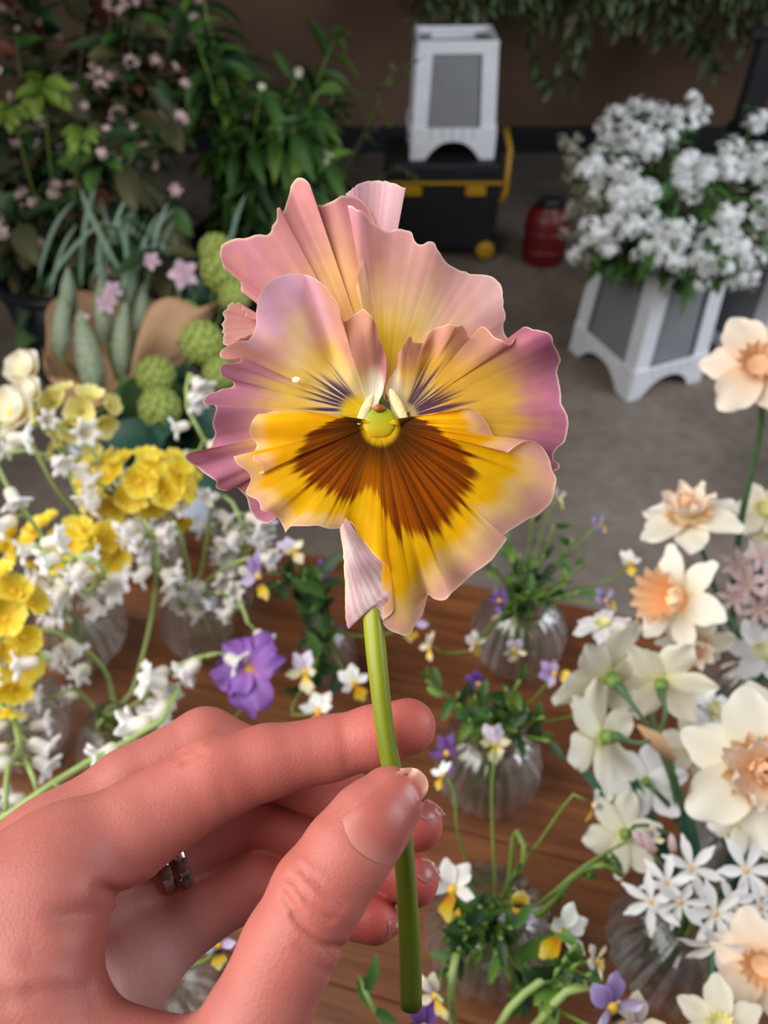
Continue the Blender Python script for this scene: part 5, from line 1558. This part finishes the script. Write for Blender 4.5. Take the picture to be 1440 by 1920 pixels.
viola('cream', 822, 1860, .42, .026, (-.6, -.2, .8), V10, 'cream viola hanging beside the pansy stem end', [(835, 1800, .45), (870, 1760, .50)], .5, 2)
viola('lilac', 1142, 1882, .38, .036, (.3, -.1, .9), V10, 'large lilac viola with dark heart at the table front', [(1100, 1850, .40), (1020, 1840, .44), (960, 1800, .49)], .3, 2)
viola('cream', 1190, 1925, .38, .034, (0, .2, 1), V10, 'large cream viola below the lilac one', [(1120, 1930, .40), (1000, 1850, .46)], .3)
viola('purple', 795, 1925, .42, .03, (0, .3, 1), V10, 'purple viola beneath the end of the pansy stem', [(830, 1880, .44), (880, 1800, .5)])
viola('cream', 1215, 1600 - 30, .52, .022, (.1, -.2, 1), V10, 'small dark-hearted viola among the narcissus stems', [(1190, 1572, .50), (1100, 1620, .49), (1000, 1700, .51)], .2)
viola('cream', 1108, 1800, .41, .022, (.8, .1, .5), V10, 'small cream viola above a dark leaf', [(1085, 1810, .42), (1000, 1850, .45)], .8, 3)
viola('ruffle', 470, 1258, .62, .062, (-.15, .35, 1), V5, 'purple ruffled sweet violet flower above the knuckles', [(460, 1320, .64), (380, 1380, .66)], .3, 2)
viola('lilac', 490, 1078, .66, .044, (-.7, -.2, .7), V6, 'mauve viola drooping over the table edge', [(520, 1075, .67), (560, 1090, .70), (600, 1160, .74)], .4, 4)
viola('pale', 545, 1035, .68, .030, (.4, .5, .8), V6, 'pale lilac viola with upturned petals', [(560, 1070, .69), (590, 1150, .74)], .5, 3)
viola('purple', 605, 1068, .70, .022, (.5, .1, .8), V6, 'little purple viola on a straight stem', [(608, 1120, .72), (610, 1160, .74)])
viola('pale', 575, 1258, .62, .036, (-.4, -.1, 1), V6, 'pale viola in front of the small ribbed vase', [(590, 1240, .65), (605, 1200, .72)], .2, 2)
viola('white', 662, 1280, .62, .032, (.3, .1, 1), V6, 'white and yellow viola beside the pansy stem', [(645, 1260, .65), (620, 1210, .72)], .5, 1)
viola('white', 600, 1335, .58, .034, (-.3, .5, .8), V6, 'white viola with yellow lip behind the forefinger', [(545, 1335, .60), (590, 1250, .66)], .1, 3)
viola('lilac', 770, 1165, .68, .036, (.2, -.3, 1), V6, 'lilac viola half hidden under the pansy petal', [(720, 1190, .70), (640, 1190, .74)])
viola('lilac', 405, 1770, .36, .02, (.4, .2, .8), V12, 'lilac petal showing through the gap in the hand', [(385, 1800, .40)])
viola('cream', 1042, 935, .70, .024, (.9, .1, .5), V8, 'cream and yellow viola peeping out beside the pansy lip', [(1020, 985, .72), (990, 1080, .75)], .6)

# leafy viola greens rising from the vases
def sprig(path, v, n, label, group, kinds=('mid', 'bright', 'dark'), sc=(.9, 1.6), r=.0013, lo=0., hi=.7):
    t, q = plant('leafy_sprig', label, 'foliage', group, path, v, r * 1.2, r, M_STEMG, 24, 6)
    m_ = len(q)
    for k in range(n):
        i = min(int(m_ * (lo + (hi - lo) * (k + re.random()) / n)), m_ - 2)
        d = (rdir(re) + C_UP * .3 - C_FWD * .2).normalized()
        leaf_at(t, SPRIG[re.choice(kinds)], q[i], d, -C_FWD + rdir(re) * .6, re.uniform(*sc))
g = 'leafy viola sprigs in the far globe vase'; lb = 'leafy green viola sprig in the far globe vase'
for (x, y) in ((1000, 965), (1040, 985), (1075, 1010), (1090, 1060), (950, 1000), (975, 1040), (1060, 1095), (925, 1060), (1020, 1040), (1085, 1110), (990, 1110), (940, 1150)):
    sprig([(x, y, .68), ((x + 980) / 2, (y + 1120) / 2 + 10, .72)], V8, 7, lb, g, sc=(.55, 1.0))
g = 'leafy viola sprigs in the vase by the fingertips'; lb = 'leafy green viola sprig in the vase by the fingertips'
for (x, y) in ((860, 1320), (890, 1305), (950, 1290), (990, 1330), (1020, 1345), (1030, 1390), (970, 1345), (920, 1340), (880, 1350), (975, 1275), (800, 1275)):
    sprig([(x, y, .58), ((x + 920) / 2, (y + 1370) / 2, .61)], V9, 8, lb, g, sc=(.6, 1.05), hi=.45)
g = 'leafy viola sprigs in the near globe vase'; lb = 'leafy green viola sprig in the near globe vase'
for (x, y) in ((850, 1720), (880, 1740), (910, 1730), (940, 1760), (900, 1780), (860, 1780), (840, 1830), (855, 1800), (930, 1790), (960, 1740), (900, 1700), (870, 1760)):
    sprig([(x, y, .45), ((x + 915) / 2, (y + 1720) / 2, .50)], V10, 8, lb, g, sc=(.45, .8), hi=.45)
g = 'leafy viola sprigs lying over the table front'; lb = 'leafy green viola sprig lying out over the table front'
for (x, y) in ((1065, 1790), (1090, 1800), (1050, 1810), (1110, 1825), (1080, 1770), (1100, 1840)):
    sprig([(x, y, .41), (1020, 1850, .43), (960, 1840, .48)], V10, 10, lb, g, sc=(.45, .85), hi=.3)
g = 'leafy sprigs in the small vase behind the pansy stem'; lb = 'dark leafy sprig in the small vase behind the pansy stem'
for (x, y) in ((540, 1075), (570, 1085), (600, 1075), (520, 1090), (590, 1280), (570, 1290)):
    sprig([(x, y, .67), ((x + 610) / 2, (y + 1180) / 2, .71)], V6, 9, lb, g, ('dark', 'mid'), (.8, 1.4), hi=.4)
sprig([(675, 1830, .42), (690, 1870, .41), (735, 1940, .42), (830, 2020, .46)], V15, 14, 'small green sprig standing below the thumb against the table', None, sc=(.5, .9), hi=.6)
sprig([(1165, 1640, .50), (1130, 1620, .49), (1080, 1640, .50), (1000, 1720, .51)], V10, 8, 'thick pale stem with a leaf slanting towards the starry flowers', None, hi=.35, r=.0022, sc=(.5, .8))
sprig([(960, 1650, .50), (985, 1600, .49), (965, 1560, .50), (955, 1650, .52)], V10, 3, 'forked stem joint above the near globe vase', None, hi=.3, r=.0018, sc=(.4, .6))
for (pts_, lb) in (([(1050, 1820, .42), (1000, 1850, .42), (950, 1900, .42), (915, 1990, .46)], 'thick pale green stalk running out over the table front'), ([(855, 1790, .44), (846, 1860, .43), (860, 1990, .46)], 'thick upright green stalk beside the pansy stem end'), ([(1100, 1850, .41), (1060, 1860, .41), (1020, 1905, .42), (960, 1980, .46)], 'curled green tendril stem at the table front')):
    t, q = plant('green_stalk', lb, 'stem', None, pts_, V15, .0026, .0022, M_STEMP)
    mb = MB(); mb.grid(lambda u, v: q[10] + Vector((.0034 * math.sin(math.pi * v) * math.cos(6.2832 * u), .0034 * math.sin(math.pi * v) * math.sin(6.2832 * u), .003 * math.cos(math.pi * v))), 10, 7, close_u=True); mb.build('node', M_STEMP, t)
for (x, y, rr_, s) in ((1115, 1835, .2, 1.6), (1180, 1610 + 60, 2.6, 1.0)):
    pass

# ------------------------------------------------------------------ narcissi at the right
def narc(kind, px, py, d, size, face, path, v, label, up=None, roll=0., r=.0024, mat=None, more=()):
    t, q = plant('narcissus', label, 'flower', None, [(px, py, d)] + path, v, r * 1.15, r * .75, mat or M_STEMD)
    f = cdir(*face)
    head(t, q[0] + f * size * .12, f, size, NAR[kind], up, roll)
    return t
narc('cream', 1418, 695, .60, .090, (-.35, .25, 1), [(1430, 780, .63), (1410, 880, .65), (1385, 1010, .68), (1378, 1180, .72)], V13, 'large cream narcissus on the tallest dark stem', roll=.4, r=.0032)
narc('double', 1295, 990, .62, .086, (-.3, .75, .5), [(1320, 1040, .65), (1360, 1150, .70)], V13, 'double cream and peach narcissus standing highest over the floor', roll=.2)
narc('peach', 1288, 1125, .58, .086, (-.85, .15, .5), [(1340, 1120, .60), (1375, 1180, .66)], V13, 'peach trumpet narcissus turned sideways below the double one', roll=.3)
narc('double', 1300, 1190, .60, .062, (-.2, -.55, .7), [(1340, 1170, .62), (1375, 1210, .68)], V13, 'nodding cream narcissus with curled petals and orange centre', roll=.7)
narc('pure', 1132, 1185, .60, .050, (-.2, .8, .3), [(1160, 1220, .60), (1220, 1330, .58), (1230, 1380, .57), (1268, 1470, .56), (1310, 1590, .58)], V11, 'bluish white narcissus standing behind the white group', roll=.2)
# a spray of white narcissi seen from behind, sharing one stalk
t, q = plant('narcissus_spray', 'spray of white narcissi seen from behind on one forked stalk', 'flower', None, [(1232, 1385, .525), (1255, 1440, .53), (1275, 1500, .55), (1305, 1590, .58)], V11, .0040, .0030, M_STEMD)
mb = MB(); mb.tube([P(1262, 1425, .524), P(1228, 1385, .522), P(1196, 1360, .520)], [.0035, .006, .001], 8); sp = mb.build('spathe', plain('spathe_tan', lin(176, 142, 104), .8), t); sp['label'] = 'papery tan sheath'
for (px, py, d, s, face, roll, kind) in ((1140, 1268, .54, .094, (-.35, .35, -.75), .2, 'white'), (1240, 1278, .54, .080, (.30, .45, -.75), .5, 'white'), (1128, 1383, .52, .086, (-.55, -.25, -.6), .35, 'white')):
    c = P(px, py, d); f = cdir(*face)
    mb = MB(); mb.tube([Vector(v_) for v_ in catmull([q[0], (q[0] + c) / 2 - C_FWD * .012, c - f * s * .13, c - f * s * .05], 12)], [.0016] * 7 + [.0018, .0026, .0034, .0024, .0016], 7); mb.build('pedicel', M_STEMD, t)
    head(t, c, f, s, NAR[kind], roll=roll)
narc('pure', 1215, 1470, .55, .064, (.15, -.1, -1), [(1225, 1480, .54), (1260, 1520, .56), (1300, 1600, .59)], V11, 'white narcissus seen from behind, below the spray', roll=.3)
narc('white', 1180, 1562, .53, .066, (-.25, -.45, -.8), [(1200, 1545, .52), (1260, 1570, .55), (1300, 1620, .59)], V11, 'white narcissus hanging downwards over the bare table', roll=.5, r=.0018)
narc('double', 1412, 1440, .47, .098, (-.25, .25, 1), [(1400, 1500, .52), (1360, 1580, .56)], V14, 'large double narcissus with peach centre', roll=.1, r=.003)
narc('pure', 1330, 1345, .58, .062, (.3, .5, .4), [(1340, 1420, .58), (1370, 1500, .60)], V14, 'shaded white narcissus behind the double one', roll=.6)
narc('white', 1300, 1400, .60, .058, (-.2, .2, .8), [(1320, 1470, .60), (1360, 1540, .62)], V14, 'greenish white narcissus beside the forked stalk', roll=.2)
narc('cream', 1432, 1800, .42, .060, (-.5, .1, .8), [(1420, 1850, .43), (1380, 1840, .50)], V11, 'cream narcissus with peach cup at the table front', roll=.3)
narc('white', 1352, 1930, .40, .050, (-.3, .6, .7), [(1370, 1960, .40), (1330, 1880, .50)], V11, 'cream narcissus low at the table front', roll=.1)
narc('pure', 1425, 1225, .66, .060, (-.2, .4, .9), [(1430, 1260, .68), (1410, 1300, .70)], V13, 'bluish white narcissus behind the dark stalk', roll=.4)
narc('white', 1428, 1360, .55, .064, (-.1, .6, .7), [(1430, 1420, .57), (1410, 1500, .60)], V14, 'pale narcissus above the double one', roll=.1)
narc('white', 1428, 960, .72, .060, (-.3, .3, .9), [(1430, 1040, .73), (1410, 1200, .74)], V13, 'pale greenish narcissus beside the tall dark stem', roll=.4)
narc('white', 1440, 1010, .72, .056, (-.1, .1, 1), [(1440, 1080, .73), (1415, 1220, .74)], V13, 'pale narcissus at the foot of the tall dark stem', roll=.1)
narc('white', 1405, 1540, .50, .055, (-.2, -.3, -.8), [(1405, 1570, .53)], V14, 'pale narcissus below the double one', roll=.5)
# pale starry sprays
def stars(lst, stalk, v, label, spec=STAR, buds=()):
    t, q = plant('starry_flower_spray', label, 'flower', None, stalk, v, .0022, .0016, M_STEMG)
    for (px, py, d, s, face, roll) in lst:
        c = P(px, py, d); f = cdir(*face)
        mb = MB(); mb.tube([q[2], q[2].lerp(c, .6) - f * .004, c - f * .002], .0009, 6); mb.build('pedicel', M_TWIG, t)
        head(t, c, f, s, spec, roll=roll)
    for (px, py, d, s, dr) in buds:
        c = P(px, py, d)
        mb = MB(); mb.tube([q[2], c], .0008, 6); mb.build('pedicel', M_TWIG, t)
        inst('bud', STARBUD, t, c, frame(cdir(*dr), C_FWD), s)
mb = MB(); mb.lathe([(0, 0), (.12, .1), (.18, .4), (.13, .75), (0, 1.)], 10); STARBUD = mb.mesh('bud', M_PINKW)
stars([(1296, 1628, .49, .042, (-.1, .5, .9), .2), (1398, 1632, .47, .046, (.1, .4, .9), .5), (1222, 1690, .47, .040, (-.6, .1, .8), .1), (1275, 1690, .46, .040, (-.2, -.3, 1), .8), (1340, 1712, .44, .044, (.1, .1, 1), .3),
       (1250, 1655, .48, .036, (-.4, .4, .8), .9), (1370, 1690, .45, .040, (.4, 0, .9), .6), (1345, 1770, .43, .046, (-.4, -.6, .8), .2), (1425, 1700, .44, .042, (.4, .2, .9), .4)],
      [(1310, 1690, .48), (1300, 1710, .50)], V11, 'spray of white starry flowers over the globe vase', buds=((1225, 1600, .49, .020, (-.4, .8, .3)), (1212, 1588, .49, .018, (-.6, .7, .3)), (1262, 1600, .50, .016, (-.2, 1, .3))))
stars([(1385, 1060, .66, .034, (-.4, .5, .8), .1), (1425, 1045, .66, .036, (0, .5, .9), .5), (1400, 1095, .64, .036, (-.3, .2, 1), .9), (1440, 1090, .64, .036, (.2, .2, 1), .3), (1378, 1120, .66, .032, (-.6, -.2, .8), .3), (1420, 1140, .64, .036, (0, -.2, 1), .7)],
      [(1410, 1100, .67), (1405, 1180, .70)], V13, 'spray of pinkish white starry flowers beside the tall stem', {'centre': STAR['centre'], 'petals': [(petal_mesh('petal', .34, M_PINKW, -.15, .15, 0, 5, 7, .55, .6), 60 * k, 20, .5, 0) for k in range(6)]})
# strap leaves among the narcissi
STRAP = leaf_mesh('blade', .16, .010, M_LF_BLUE, .4, .25, 3, 10, .4)
for (px, py, d, a) in ((1320, 1610, .57, -.25), (1345, 1600, .57, .1), (1300, 1600, .57, -.45), (1365, 1560, .57, .3), (1330, 1420, .60, -.1), (1290, 1560, .57, -.8)):
    b0 = P(px, py, d)
    t = thing('strap_leaf', b0, 'dark green strap leaf standing among the narcissus stalks', 'leaf', 'strap leaves among the narcissi')
    leaf_at(t, STRAP, b0 - C_UP * .05, C_UP + C_RIGHT * a - C_FWD * .3, -C_FWD, re.uniform(.7, 1.), 'blade')
